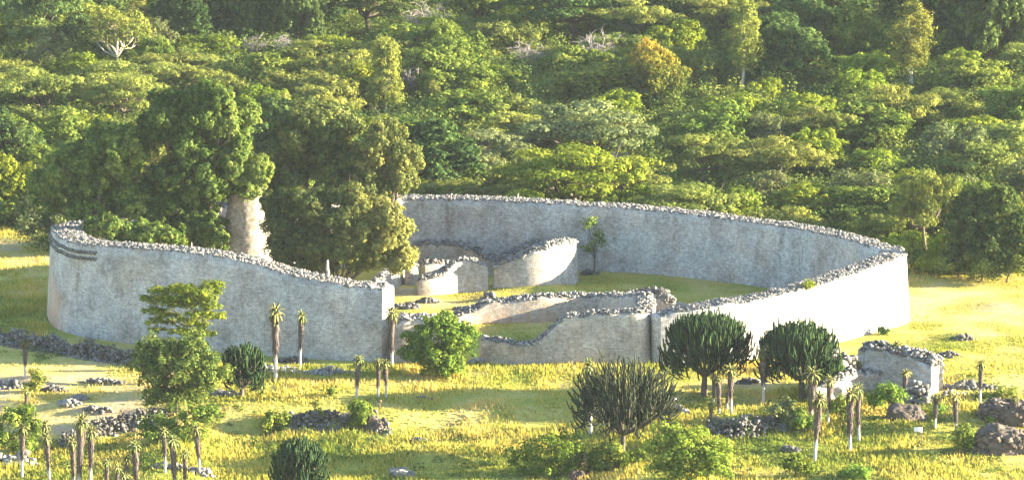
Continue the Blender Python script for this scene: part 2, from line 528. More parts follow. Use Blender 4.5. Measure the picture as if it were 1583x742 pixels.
def stones(P, size, rng, flat=0.6, tint_lo=0.25, tint_hi=0.85):
    """one irregular block at every point of P"""
    n = len(P)
    s = size[:, None] * np.stack([rng.uniform(.7, 1.3, n), rng.uniform(.6, 1.1, n), rng.uniform(.45, .9, n) * flat / 0.6], -1) * 0.5
    V = CUBE[None] * (1 + rng.uniform(-.28, .22, (n, 8, 3)))
    V = V * s[:, None, :]
    a = rng.uniform(0, 6.28, n); t = rng.normal(0, .35, n); q = rng.normal(0, .35, n)
    ca, sa, ct, st, cq, sq = np.cos(a), np.sin(a), np.cos(t), np.sin(t), np.cos(q), np.sin(q)
    x, y, z = V[..., 0].copy(), V[..., 1].copy(), V[..., 2].copy()
    y, z = y * ct[:, None] - z * st[:, None], y * st[:, None] + z * ct[:, None]
    x, z = x * cq[:, None] + z * sq[:, None], -x * sq[:, None] + z * cq[:, None]
    x, y = x * ca[:, None] - y * sa[:, None], x * sa[:, None] + y * ca[:, None]
    V = np.stack([x, y, z], -1) + P[:, None, :]
    f = (CF[None] + (np.arange(n) * 8)[:, None, None]).reshape(-1, 4)
    tint = np.repeat(rng.uniform(tint_lo, tint_hi, n), 8)
    return V.reshape(-1, 3), f, tint

def stone_obj(name, P, size, rng, parent=None, mat=None, **kw):
    V, f, t = stones(P, size, rng, **kw)
    return link(name, np_mesh(name, V, f, np.full(len(f), 4), t, None, mat or M_STONE), parent)

# ------------------------------------------------------------------ walls
def catmull(P, step, closed=False):
    P = np.asarray(P, float)
    out = []
    n = len(P)
    for i in range(n - 1):
        p0 = P[max(i - 1, 0)]; p1 = P[i]; p2 = P[i + 1]; p3 = P[min(i + 2, n - 1)]
        L = np.linalg.norm((p2 - p1)[:2])
        k = max(2, int(L / step))
        t = np.linspace(0, 1, k, endpoint=False)[:, None]
        out.append(0.5 * ((2 * p1) + (-p0 + p2) * t + (2 * p0 - 5 * p1 + 4 * p2 - p3) * t ** 2 + (-p0 + 3 * p1 - 3 * p2 + p3) * t ** 3))
    out.append(P[-1:])
    return np.concatenate(out)

def B(u, vb, vt=None, h=None):
    """wall foot at the pixel (u, vb), its top edge at row vt (or height h): x, y, height"""
    p = gp(u, vb)
    return (p.x, p.y, z_at(p.y, vt) - p.z if h is None else h)

def T(u, vt, h):
    """wall whose top edge shows at (u, vt) and stands h high"""
    x, y = flat_xy(u, vt, h)
    return (x, y, h)

def wall(name, label, pts, thick, side, mat=M_WALL, rub=9.0, rsize=(0.2, 0.4), batter=0.07, ragged=0.0, stain=None, seed=1,
         step=0.4, rub_h=0.15, group=None, top_tint=(0.3, 0.85), rough=0.012, endround=True):
    """a battered dry-stone wall; side +1: its body lies to the right of the path, -1: to the left"""
    rng = np.random.default_rng(seed)
    C = catmull(pts, step)
    n = len(C)
    th = np.interp(np.linspace(0, 1, n), np.linspace(0, 1, len(thick)), thick) if not np.isscalar(thick) else np.full(n, float(thick))
    d = np.gradient(C[:, :2], axis=0)
    d /= np.linalg.norm(d, axis=1)[:, None] + 1e-9
    nr = np.stack([d[:, 1], -d[:, 0]], -1) * side        # into the body
    s = np.concatenate([[0], np.cumsum(np.linalg.norm(np.diff(C[:, :2], axis=0), axis=1))])
    hh = C[:, 2].copy()
    if ragged:
        r = np.array([mnoise.noise((q * 0.55, seed * 3.1, 0)) + 0.6 * mnoise.noise((q * 1.7, seed, 4)) for q in s])
        hh = np.maximum(0.25, hh + ragged * r)
    base = hgt(C[:, 0], C[:, 1]) - 0.5
    top = hgt(C[:, 0], C[:, 1]) + hh
    NV = 10
    prof = []            # rows: (offset into the body, z, v-coordinate)
    rows = []
    for k in range(NV + 1):
        f = k / NV
        rows.append((f * batter * (top - base), base + f * (top - base)))
    for k in range(1, 5):
        f = k / 4
        off0 = batter * (top - base)
        off1 = th - batter * (top - base) * 0.8
        off1 = np.maximum(off1, off0 + 0.3)
        rows.append((off0 + f * (off1 - off0), top + 0.0 * top))
    for k in range(1, NV + 1):
        f = k / NV
        off1 = np.maximum(th - batter * (top - base) * 0.8, batter * (top - base) + 0.3)
        rows.append((off1 + f * (np.maximum(th, off1) - off1), top + f * (base - top)))
    R = len(rows)
    V = np.zeros((R, n, 3)); UV = np.zeros((R, n, 2)); ST = np.zeros((R, n))
    vacc = np.zeros(n)
    for k, (off, z) in enumerate(rows):
        jit = rng.normal(0, rough, n)
        V[k, :, :2] = C[:, :2] + nr * (off + (jit if k not in (0, R - 1) else 0))[:, None]
        V[k, :, 2] = z + (rng.normal(0, 0.04, n) if NV <= k <= NV + 4 else 0)
        if k: vacc = vacc + np.linalg.norm(V[k] - V[k - 1], axis=1)
        UV[k, :, 0] = s; UV[k, :, 1] = vacc
        if stain: ST[k] = stain(s / s[-1], (V[k, :, 2] - base) / (top - base), V[k], k <= NV)
    V2 = V.reshape(-1, 3)
    i = np.arange(R - 1)[:, None] * n + np.arange(n - 1)[None, :]
    f = np.stack([i, i + 1, i + n + 1, i + n], -1).reshape(-1, 4)
    if side < 0: f = f[:, ::-1]
    FL = [f.ravel()]; NS = [np.full(len(f), 4)]
    # end caps, laid as quads between the two faces
    UV2 = UV.reshape(-1, 2).copy()
    caps_V, caps_UV, caps_S = [], [], []
    nb = R * n
    for e, flip in ((0, False), (n - 1, True)):
        L = np.array([V[k, e] for k in range(NV + 1)])
        Rr = np.array([V[R - 1 - k, e] for k in range(NV + 1)])
        m = 5
        dirv = -d[0] if e == 0 else d[-1]
        g = []
        for j in range(m):
            q = j / (m - 1)
            row = L * (1 - q) + Rr * q
            bul = math.sin(math.pi * q) * th[e] * (0.22 if endround else 0.0)
            row = row.copy(); row[:, :2] += dirv * bul
            g.append(row)
        g = np.array(g)
        W = np.linalg.norm(L[0] - Rr[0])
        for j in range(m):
            for k in range(NV + 1):
                caps_V.append(g[j, k]); caps_UV.append((j / (m - 1) * W, g[j, k, 2])); caps_S.append(0)
        idx = nb + np.arange(m * (NV + 1)).reshape(m, NV + 1)
        q = np.stack([idx[:-1, :-1], idx[:-1, 1:], idx[1:, 1:], idx[1:, :-1]], -1).reshape(-1, 4)
        if flip: q = q[:, ::-1]
        if side < 0: q = q[:, ::-1]
        FL.append(q.ravel()); NS.append(np.full(len(q), 4))
        nb += m * (NV + 1)
        # close the bulged top
        FL.append(np.array([idx[j, NV] for j in range(m)])[::(1 if flip else -1)]); NS.append(np.array([m]))
    V2 = np.concatenate([V2, np.array(caps_V)]); UV2 = np.concatenate([UV2, np.array(caps_UV)])
    S2 = np.concatenate([ST.ravel(), np.array(caps_S)])
    o = link(name, np_mesh(name, V2, np.concatenate(FL), np.concatenate(NS), None, UV2, mat, False, {'stain': S2}))
    tag(o, label, 'wall', group, 'thing')
    if rub > 0:
        L = s[-1]
        cnt = int(L * np.mean(th) * rub * 2.2)
        ss = rng.uniform(0, L, cnt)
        q = rng.uniform(0, 1, cnt)
        ix = np.clip(np.searchsorted(s, ss), 1, n - 1)
        f = (ss - s[ix - 1]) / (s[ix] - s[ix - 1] + 1e-9)
        A = V[NV, ix - 1] * (1 - f)[:, None] + V[NV, ix] * f[:, None]
        Bq = V[NV + 4, ix - 1] * (1 - f)[:, None] + V[NV + 4, ix] * f[:, None]
        P = A * (1 - q)[:, None] + Bq * q[:, None]
        edge = np.sin(np.pi * q)
        P[:, 2] += rng.uniform(0.0, 1, cnt) ** 1.5 * rub_h * 1.8 * (0.35 + 0.65 * edge)
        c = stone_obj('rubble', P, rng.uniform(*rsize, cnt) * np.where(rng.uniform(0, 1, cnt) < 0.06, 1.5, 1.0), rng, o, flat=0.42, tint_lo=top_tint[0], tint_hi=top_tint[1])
        c['kind'] = 'stuff'
    return o, dict(C=C, d=d, nr=nr, s=s, top=top, base=base, th=th, batter=batter)

# the great outer wall: from the passage, round the front left, the back and the right side, to the passage again
OUT = [B(590, 559, 449), B(560, 558, 446), B(520, 557, 441), B(440, 552, 425), B(400, 549, 413), B(330, 543, 398), B(250, 536, 389),
       B(200, 531, 385), B(140, 523, 381), B(105, 515, 376), B(86, 507, 368), B(76, 497, 360), B(72, 484, 351),
       T(76, 349, 9.0), T(95, 343, 9.0), T(140, 338, 9.0), T(210, 330, 8.8), T(300, 318, 8.5), T(400, 306, 8.2), T(520, 302, 7.2),
       T(630, 301, 6.6), T(760, 303, 6.8), T(880, 310, 7.0), T(1000, 317, 6.9), T(1100, 327, 6.8), T(1200, 340, 6.7),
       T(1280, 352, 6.7), T(1345, 367, 6.8), T(1385, 380, 7.0), (39.6, 439.0, 7.0), B(1407, 493, 394), B(1399, 501, 397), B(1380, 507, 404), B(1350, 515, 415),
       B(1310, 526, 429), B(1250, 541, 447), B(1180, 553, 463), B(1100, 560, 475), B(1055, 562, 482), B(1022, 563, 491)]

def outer_stain(f, z, P, outer):
    if not outer: return np.where((z < 0.5), 0.10, 0.0)
    u = 791.5 + F * P[:, 0] / (P[:, 1] * math.cos(PITCH) + 85 * math.sin(PITCH))
    left = np.exp(-((u - 84) / 13) ** 2) * np.clip(1.05 - z, 0, 1) * (P[:, 1] < 442)
    base = 0.28 * np.clip(0.55 - z, 0, 1) * ((u > 90) & (u < 560) & (P[:, 1] < 440))
    return 1.1 * left + base
OW, OWP = wall('stone_enclosure_wall', 'great curving outer wall of grey dry stone enclosing the court and inner ruins', OUT,
               [3.9, 3.9, 4.0, 4.2, 4.0, 3.6, 3.4, 3.4, 3.2, 3.2, 3.2], +1, M_WALL, rub=10, rsize=(0.12, 0.30), stain=outer_stain, seed=11, rub_h=0.07, top_tint=(0.22, 0.76), ragged=0.10)

# the chevron band under the rim at the left end: two rows of slanting dark slabs
def chevron():
    mb = MB()
    C, nr, top, base = OWP['C'], OWP['nr'], OWP['top'], OWP['base']
    s = OWP['s']
    us = np.array([proj((C[i, 0], C[i, 1], top[i]))[0] for i in range(len(C))])
    sel = [i for i in range(len(C)) if us[i] < 146 and C[i, 1] < 441.5]
    s0, s1 = s[sel[0]], s[sel[-1]]
    for row, dz in ((0, 0.75), (1, 1.35)):
        k = 0
        q = s0
        while q < s1 - (1.0 if row else 0):
            x = np.interp(q, s, C[:, 0]); y = np.interp(q, s, C[:, 1]); tz = np.interp(q, s, top); bz = np.interp(q, s, base)
            nx = np.interp(q, s, nr[:, 0]); ny = np.interp(q, s, nr[:, 1])
            z = tz - dz
            off = 0.07 * (z - bz) - 0.07
            c = np.array([x + nx * off, y + ny * off, z])
            t = np.array([-ny, nx, 0]); up = np.array([0, 0, 1.0]); nn = np.array([nx, ny, 0])
            sg = 1 if k % 2 else -1
            a = (t * 0.55 + up * 0.83 * sg); b = np.cross(a, nn); b /= np.linalg.norm(b)
            V = np.array([c + a * p[0] * 0.20 + b * p[1] * 0.05 + nn * p[2] * 0.09 for p in CUBE])
            mb.add(V, CF, 0.25 + 0.25 * random.random())
            q += 0.24; k += 1
    link('chevron_band', mb.mesh('chevron_band', M_STONE), OW)
chevron()

# inner walls
red_foot = lambda f, z, P, o: np.clip(0.75 - z, 0, 1) * 0.75
_, COURT = wall('stone_inner_wall', 'low oval inner wall round a small court, grey front face and rust stained inside', [
    B(745, 561, 528), B(770, 562, 530), B(800, 563, 535), B(828, 563, 533), B(846, 563, 515), B(872, 563, 496), B(905, 563, 488), B(960, 563, 485), B(996, 562, 487),
    B(1012, 554, 484), B(1018, 540, h=4.5), B(1010, 520, h=4.1), B(985, 502, h=3.0), B(945, 491, h=2.4), B(900, 488, h=2.3), B(830, 492, h=2.4), B(765, 494, h=2.1), B(722, 496, h=1.4), B(694, 499, h=0.8)],
    [1.9, 1.9, 2.0, 2.4, 2.6, 2.3, 2.2, 2.0, 2.0], -1, M_INNER, rub=11, rsize=(0.12, 0.30), stain=lambda f, z, P, o: np.where(o, 0.0, np.clip(0.95 - z, 0, 1) * 1.0), seed=21, ragged=0.30, rub_h=0.2, top_tint=(0.3, 0.85))
wall('stone_inner_wall', 'sunlit tall inner wall stub with rounded end standing before the shaded back wall', [
    B(763, 446, 415), B(785, 445, 406), B(815, 443, 394), B(845, 441, 385), B(870, 440, 378), B(886, 440, 377), B(894, 436, h=4.2), B(895, 428, h=4.0)],
    [1.6, 2.2, 2.6, 2.6], -1, M_INNER, rub=10, seed=22, ragged=0.28, rub_h=0.16, stain=lambda f, z, P, o: 0.12 * (1 - z), top_tint=(0.25, 0.75))
wall('stone_inner_wall', 'broken inner wall in the middle of the ruins, lit face stepping up to the right', [
    B(647, 457, 436), B(662, 457, 432), B(682, 456, 427), B(702, 454, 413), B(722, 452, 402), B(740, 451, 407), B(755, 448, 417)],
    [1.3, 1.5, 1.7], -1, M_INNER, rub=10, seed=23, ragged=0.38, rub_h=0.16, stain=lambda f, z, P, o: 0.35 * (1 - z) * (f < 0.4), top_tint=(0.3, 0.85))
wall('stone_inner_wall', 'dark rubble topped inner wall running in front of the shaded back wall', [
    B(640, 412, h=2.2), B(664, 412, h=2.4), B(700, 413, h=2.4), B(728, 418, h=2.0), B(752, 425, h=1.6), B(775, 428, h=1.8), B(800, 424, h=2.4), B(840, 420, h=3.2)],
    [1.6, 1.6], -1, M_INNER, rub=12, seed=24, ragged=0.4, rub_h=0.2, top_tint=(0.25, 0.75))
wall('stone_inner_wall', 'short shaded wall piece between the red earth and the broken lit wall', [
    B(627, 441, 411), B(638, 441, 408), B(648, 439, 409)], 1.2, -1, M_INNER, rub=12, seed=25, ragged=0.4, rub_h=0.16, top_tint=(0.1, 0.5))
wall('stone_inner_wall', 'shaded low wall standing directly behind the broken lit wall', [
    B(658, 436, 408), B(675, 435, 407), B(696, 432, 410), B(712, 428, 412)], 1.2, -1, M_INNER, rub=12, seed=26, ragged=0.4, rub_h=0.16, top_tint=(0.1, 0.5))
wall('stone_inner_wall', 'curved passage wall under the gold tipped tree with a bright sunlit crest', [
    B(590, 458, 437), B(606, 449, 424), B(622, 440, 411), B(636, 428, 398), B(648, 418, 390)], 1.5, -1, M_INNER, rub=6, seed=27, ragged=0.08, rub_h=0.12, rsize=(0.2, 0.35), top_tint=(0.5, 0.95))
wall('stone_inner_wall', 'short grey wall beside the passage, partly behind the round green bush', [
    B(611, 561, 502), B(626, 561, 499), B(650, 560, 496), B(690, 560, 500)], 3.2, -1, M_INNER, rub=10, seed=28, ragged=0.38, rub_h=0.2, top_tint=(0.3, 0.9))
wall('stone_inner_wall', 'dark ruined wall stub linking the oval court to the rock pile', [
    B(972, 492, 461), B(990, 490, 455), B(1008, 492, 458), B(1022, 500, 468)], 1.7, -1, M_INNER, rub=14, seed=29, ragged=0.4, rub_h=0.35, top_tint=(0.1, 0.55))
wall('stone_ruin_wall', 'shaded ruined wall with a sloping crest at lower right, nearest the bright outer wall', [
    B(1337, 600, 545), B(1360, 601, 542), B(1385, 604, 547), B(1410, 608, 556), B(1430, 611, 565), B(1439, 611, 570)],
    [2.6, 2.8], -1, M_WALL, rub=12, rsize=(0.2, 0.42), seed=31, ragged=0.45, rub_h=0.35, rough=0.16, top_tint=(0.2, 0.8))
wall('stone_ruin_wall', 'low sunlit wall fragment beside the round candelabra tree at lower right', [
    B(1263, 624, 602), B(1285, 622, 592), B(1310, 616, 583), B(1340, 605, 577), B(1375, 598, 575)],
    [1.4, 1.6], -1, M_INNER, rub=9, rsize=(0.12, 0.30), seed=32, ragged=0.40, rub_h=0.2, rough=0.1, top_tint=(0.4, 0.95))
def bank(label, pts, w, seed, size=(0.14, 0.42), dens=30.0, tl=0.05, th=0.6):
    """a bank of tumbled stones along a line"""
    rng = np.random.default_rng(seed)
    C = catmull(pts, 0.3)
    s = np.concatenate([[0], np.cumsum(np.linalg.norm(np.diff(C[:, :2], axis=0), axis=1))])
    n = int(s[-1] * w * dens)
    q = rng.uniform(0, s[-1], n); o = rng.normal(0, 0.30, n)
    x = np.interp(q, s, C[:, 0]) + rng.normal(0, .25, n); y = np.interp(q, s, C[:, 1]) + o * w
    hh = np.interp(q, s, C[:, 2])
    lump = np.array([0.85 + 0.55 * mnoise.noise((a * 0.45, seed, 2.0)) for a in q])
    keep = lump > 0.15
    z = hgt(x, y) + np.clip(hh * lump, 0.1, 3) * np.exp(-(o / 0.33) ** 2) * rng.uniform(0.1, 1, n)
    P = np.stack([x, y, z], -1)[keep]
    b = stone_obj('rubble_bank', P, rng.uniform(0, 1, len(P)) ** 2.2 * (size[1] - size[0]) + size[0], rng, tint_lo=tl, tint_hi=th)
    return tag(b, label, 'rubble', None, 'stuff')

bank('low rubble terrace bank below the dense candelabra tree and aloes', [
    B(1098, 664, h=1.5), B(1125, 671, h=1.7), B(1155, 670, h=1.7), B(1185, 660, h=1.4), B(1205, 650, h=0.8)], 2.4, 34)
bank('grass grown dark terrace wall crossing the meadow behind the low candelabra bush', [
    B(440, 662, h=0.9), B(470, 658, h=1.3), B(500, 655, h=1.4), B(540, 657, h=1.4), B(575, 665, h=1.7), B(600, 668, h=1.0)], 2.4, 35)
bank('dark rubble terrace wall climbing behind the aloes at lower left', [
    B(95, 690, h=1.3), B(125, 680, h=1.8), B(165, 668, h=1.8), B(200, 662, h=1.7), B(235, 650, h=1.4), B(262, 640, h=0.8)], 2.4, 36)

bank('long low wall of dark rubble at the foot of the outer wall on the left', [
    B(-60, 512, h=1.6), B(0, 528, h=1.7), B(40, 536, h=1.7), B(80, 542, h=1.6), B(120, 549, h=1.6), B(160, 555, h=1.8), B(205, 561, h=1.7), B(245, 566, h=1.2), B(270, 569, h=0.7)], 2.2, 30, (0.13, 0.36), 60.0, 0.1, 0.6)
bank('crumbling bank of stacked grey blocks behind the round candelabra tree', [
    B(1262, 572, 540), B(1290, 573, 530), B(1312, 572, 531), B(1330, 568, 545)], 2.6, 33, (0.3, 0.8), 16.0, 0.2, 0.85)

# ------------------------------------------------------------------ conical tower
def tower():
    x, y = flat_xy(381, 459)
    n, R = 64, 48
    h, r0, r1 = 11.3, 3.5, 1.62
    th = np.arange(n + 1) * 2 * math.pi / n
    rng = np.random.default_rng(2)
    V, UV = [], []
    for k in range(R + 1):
        f = k / R
        r = r0 + (r1 - r0) * f ** 0.92
        j = rng.normal(0, 0.035, n + 1); j[-1] = j[0]
        for i in range(n + 1):
            rr = r + j[i]
            V.append((x + rr * math.cos(th[i]), y + rr * math.sin(th[i]), -0.3 + f * h))
            UV.append((th[i] * 2.6, f * h))
    i = np.arange(R)[:, None] * (n + 1) + np.arange(n)[None, :]
    f = np.stack([i, i + 1, i + n + 2, i + n + 1], -1).reshape(-1, 4)
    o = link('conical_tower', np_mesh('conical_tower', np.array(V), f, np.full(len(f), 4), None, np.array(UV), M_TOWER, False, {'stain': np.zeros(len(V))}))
    tag(o, 'solid conical stone tower tapering up between the two great tree clumps', 'tower', kind='thing')
    q = rng.uniform(0, 6.28, 220); rr = r1 * np.sqrt(rng.uniform(0, 1, 220))
    P = np.stack([x + rr * np.cos(q), y + rr * np.sin(q), h - 0.35 + rng.uniform(0, 0.3, 220)], -1)
    c = stone_obj('rubble', P, rng.uniform(.3, .5, 220), rng, o); c['kind'] = 'stuff'
tower()

# ------------------------------------------------------------------ rubble heaps, boulders
def heap(label, u, v, wpx, h, dpx_ratio=0.55, dens=9.0, size=(0.25, 0.6), seed=0, tl=0.2, th=0.85, z0=None, name='rubble_heap'):
    rng = np.random.default_rng(100 + seed)
    c = gp(u, v)
    s = px_m(c)
    a = wpx / s / 2
    b = a * dpx_ratio
    n = int(math.pi * a * b * dens) + 12
    r = np.sqrt(rng.uniform(0, 1, n)); q = rng.uniform(0, 6.28, n)
    x = c.x + a * r * np.cos(q); y = c.y + b * r * np.sin(q)
    g = hgt(x, y) if z0 is None else np.full(n, z0)
    lump = 0.65 + 0.35 * np.sin(x * 1.7 + seed) * np.cos(y * 1.3 + 2 * seed)
    z = g + h * (1 - r ** 2) * lump * rng.uniform(0.25, 1, n)
    o = stone_obj(name, np.stack([x, y, z], -1), rng.uniform(*size, n) * (1 - 0.3 * r), rng, tint_lo=tl, tint_hi=th)
    return tag(o, label, 'rubble', None, 'thing')

heap('rounded pile of big pale stones beside the gap between oval court and bright wall', 1048, 490, 44, 2.0, 0.7, 10, (0.5, 0.95), 1, 0.3, 0.9)
heap('spill of pale loose stones along the foot of the shaded wall by the tall aloes', 420, 574, 90, 0.9, 0.35, 20, (0.2, 0.5), 2, 0.4, 0.95)
heap('thin scatter of pale stones between the tall aloes and the passage', 505, 577, 110, 0.7, 0.25, 18, (0.2, 0.45), 3, 0.4, 0.95)
heap('dark rubble mound at the wall foot behind the second tall aloe', 450, 560, 60, 1.1, 0.4, 10, (0.3, 0.6), 4, 0.1, 0.5)
heap('small low rubble heap on the grass just inside the passage', 626, 476, 44, 1.0, 0.5, 12, (0.35, 0.65), 5, 0.1, 0.6)
heap('row of dark rubble on the red earth below the broken lit wall', 662, 467, 34, 0.9, 0.5, 12, (0.35, 0.65), 6, 0.1, 0.6)
heap('dark rubble knob at the top of the grassy mound in the ruins', 757, 463, 22, 1.0, 0.8, 14, (0.35, 0.7), 7, 0.05, 0.5)
heap('rubble strip along the mound between broken wall and oval court', 722, 478, 50, 0.6, 0.3, 14, (0.25, 0.5), 8, 0.15, 0.7)
heap('pale rubble below the tower spilling onto the outer wall crest', 517, 436, 34, 1.3, 0.5, 14, (0.3, 0.55), 9, 0.4, 0.9, z0=6.8)
heap('jumbled stones on the wall crest at the foot of the tower', 412, 408, 40, 1.4, 0.4, 14, (0.3, 0.6), 10, 0.25, 0.85, z0=7.8)
heap('grey rubble patch in the straw field left of the large leafy tree', 122, 617, 34, 0.7, 0.5, 10, (0.3, 0.7), 11, 0.2, 0.7)
heap('small pale rubble patch nearest the bottom left terrace in the straw field', 108, 624, 34, 0.6, 0.5, 8, (0.3, 0.7), 12, 0.4, 0.9)
heap('line of dark rubble crossing the straw field', 150, 634, 46, 0.6, 0.3, 12, (0.3, 0.6), 13, 0.1, 0.6)
heap('dark rubble heap at the left edge under the lone tall aloe', 12, 598, 46, 1.2, 0.5, 10, (0.4, 0.8), 14, 0.15, 0.7)
heap('low dark rubble beside the small yellow green bush on the left', 82, 604, 50, 0.7, 0.4, 10, (0.3, 0.6), 15, 0.05, 0.5)
heap('row of dark rubble at the shaded edge of the straw field', 160, 592, 70, 0.6, 0.25, 10, (0.3, 0.6), 16, 0.05, 0.5)
heap('scree of pale blocks in the bottom left corner below the leafy bush', 22, 716, 74, 1.4, 0.6, 6, (0.4, 1.0), 17, 0.3, 0.95)
heap('loose rubble strip half hidden in the grass behind three aloes', 262, 722, 66, 0.7, 0.25, 10, (0.35, 0.7), 18, 0.2, 0.7)
heap('loose grey rubble at the foot of the lone aloe below the large leafy tree', 312, 733, 44, 0.7, 0.5, 8, (0.35, 0.7), 19, 0.3, 0.8)
heap('pale stone heap in the grass at the bottom edge of the meadow', 622, 735, 46, 1.5, 0.5, 10, (0.4, 0.9), 20, 0.3, 0.95)
heap('small stone cairn on the meadow knoll in the middle', 647, 683, 24, 0.8, 0.5, 10, (0.3, 0.6), 21, 0.3, 0.9)
heap('few dark stones lying in the lit meadow under the round bush', 658, 616, 34, 0.35, 0.4, 6, (0.25, 0.5), 22, 0.1, 0.5)
heap('pale stones at the right foot of the round green bush by the passage', 742, 560, 36, 1.0, 0.5, 12, (0.35, 0.7), 23, 0.45, 0.95)
heap('pale rubble slope behind the sparse candelabra tree', 1042, 640, 50, 1.6, 0.5, 10, (0.4, 0.8), 24, 0.35, 0.95)
heap('dark low rubble mound in the pasture below the bright wall end', 1487, 523, 40, 0.5, 0.5, 9, (0.2, 0.42), 25, 0.1, 0.5)
heap('second low rubble mound in the pasture, closer to the ruined wall', 1466, 549, 34, 0.4, 0.5, 9, (0.25, 0.5), 26, 0.1, 0.5)
heap('broad rubble bank behind the lone aloe on the right pasture', 1500, 600, 100, 0.8, 0.25, 10, (0.3, 0.65), 27, 0.1, 0.6)
heap('pale scattered stones on the slope right of the sloping ruined wall', 1470, 612, 66, 0.6, 0.4, 5, (0.3, 0.6), 28, 0.3, 0.9)
heap('slope of tumbled grey blocks at the right end of the sloping ruined wall', 1414, 622, 76, 2.3, 0.35, 22, (0.25, 0.75), 51, 0.2, 0.85)
heap('pile of dark blocks at the foot of the sloping ruined wall', 1418, 624, 50, 1.2, 0.5, 10, (0.4, 0.9), 29, 0.2, 0.8)
heap('dark rock patch in the shrubs between aloes at lower right', 1222, 698, 32, 0.7, 0.5, 10, (0.4, 0.8), 30, 0.05, 0.5)
heap('dark rubble patch below the shrub with aloes at lower right', 1215, 664, 44, 0.6, 0.4, 10, (0.3, 0.7), 31, 0.1, 0.6)
heap('low stones in the sunny grass beside the round candelabra tree trunk', 1160, 592, 50, 0.6, 0.3, 10, (0.3, 0.6), 32, 0.1, 0.5)
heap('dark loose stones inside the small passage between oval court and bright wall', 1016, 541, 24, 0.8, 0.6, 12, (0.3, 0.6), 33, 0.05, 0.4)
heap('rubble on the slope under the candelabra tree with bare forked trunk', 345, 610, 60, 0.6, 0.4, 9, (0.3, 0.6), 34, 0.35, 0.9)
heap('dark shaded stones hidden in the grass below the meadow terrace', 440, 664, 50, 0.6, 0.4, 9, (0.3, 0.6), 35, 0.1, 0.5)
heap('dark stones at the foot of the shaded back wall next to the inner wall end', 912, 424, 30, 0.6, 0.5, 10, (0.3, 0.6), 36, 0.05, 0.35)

def boulder(label, u, v, wpx, hpx, depth=0.8, seed=0, group=None):
    c = gp(u, v)
    s = px_m(c)
    a, hh = wpx / s / 2, hpx / s
    import bmesh
    bm = bmesh.new()
    bmesh.ops.create_icosphere(bm, subdivisions=5, radius=1)
    off = Vector((seed * 3.7, seed * 1.3, 0))
    for q in bm.verts:
        p = q.co.copy()
        p.x = math.copysign(abs(p.x) ** 0.7, p.x); p.y = math.copysign(abs(p.y) ** 0.7, p.y); p.z = math.copysign(abs(p.z) ** 0.75, p.z)
        k = 0.92 + 0.30 * mnoise.noise(p * 1.1 + off) + 0.16 * abs(mnoise.noise(p * 2.3 + off)) + 0.05 * abs(mnoise.noise(p * 4.5 + off)) + 0.05 * mnoise.noise(p * 9 + off) - 0.12 * (abs(mnoise.noise(p * 3.1 - off)) < 0.06)
        k -= 0.10 * max(0, mnoise.noise(Vector((p.x * 5, p.y * 5, p.z * 1.2)) + off)) 
        q.co = Vector((p.x * k * a, p.y * k * a * depth, p.z * k * hh))
    me = bpy.data.meshes.new('boulder')
    bm.to_mesh(me); bm.free()
    me.materials.append(M_BOULDER)
    ta = me.attributes.new("tint", 'FLOAT', 'POINT')
    ta.data.foreach_set("value", np.full(len(me.vertices), 0.42 + 0.1 * math.sin(seed), dtype=np.float32))
    me.polygons.foreach_set("use_smooth", np.ones(len(me.polygons), dtype=bool))
    o = link('boulder', me, None, c + Vector((0, a * depth * 0.5, 0)))
    if wpx > 80:
        rg = np.random.default_rng(seed + 900)
        vi = rg.integers(0, len(me.vertices), 800)
        P = np.array([me.vertices[int(i)].co for i in vi]) * 0.97
        P = P[P[:, 2] > -0.1]
        b = stone_obj('rubble', P, rg.uniform(0.15, 0.55, len(P)), rg, o, mat=M_BOULDER, tint_lo=0.2, tint_hi=0.8)
        b['kind'] = 'stuff'
    return tag(o, label, 'boulder', group, 'thing')
boulder('large brown weathered rock mass in the bottom right corner, the lower one', 1552, 700, 100, 36, 0.6, 1)
boulder('dark rounded rock outcrop on the right edge behind the lower brown rock mass', 1556, 652, 86, 32, 0.6, 2)
boulder('pale flat boulder in the grass below the sloping ruined wall', 1400, 650, 66, 22, 0.6, 3)
boulder('grey boulder half hidden by the yellow green bush at the bottom', 892, 722, 30, 24, 0.8, 4)
boulder('small pale boulder at the bottom edge below the sparse candelabra tree', 893, 742, 24, 16, 0.8, 5)
boulder('dark block at the foot of the meadow terrace wall right of the leafy shrub', 578, 668, 34, 24, 0.8, 6)
boulder('dark squat rock inside the small passage at the end of the bright wall', 1018, 528, 14, 14, 0.8, 7)

# ------------------------------------------------------------------ foliage
def leaf_quads(P, Nn, size, rng, aspect=0.6):
    n = len(P)
    Nn = Nn / (np.linalg.norm(Nn, axis=1)[:, None] + 1e-9)
    r = rng.normal(0, 1, (n, 3))
    a = np.cross(Nn, r); a /= np.linalg.norm(a, axis=1)[:, None] + 1e-9
    b = np.cross(Nn, a)
    sz = size if not np.isscalar(size) else np.full(n, size)
    A = a * sz[:, None]; Bq = b * (sz * aspect)[:, None]
    bend = Nn * (sz * 0.15)[:, None]
    V = np.stack([P - A * 0.5 - bend, P - Bq * 0.5 + A * 0.05, P + A * 0.5 - bend, P + Bq * 0.5 - A * 0.05], 1).reshape(-1, 3)
    f = np.arange(n * 4).reshape(-1, 4)
    return V, f

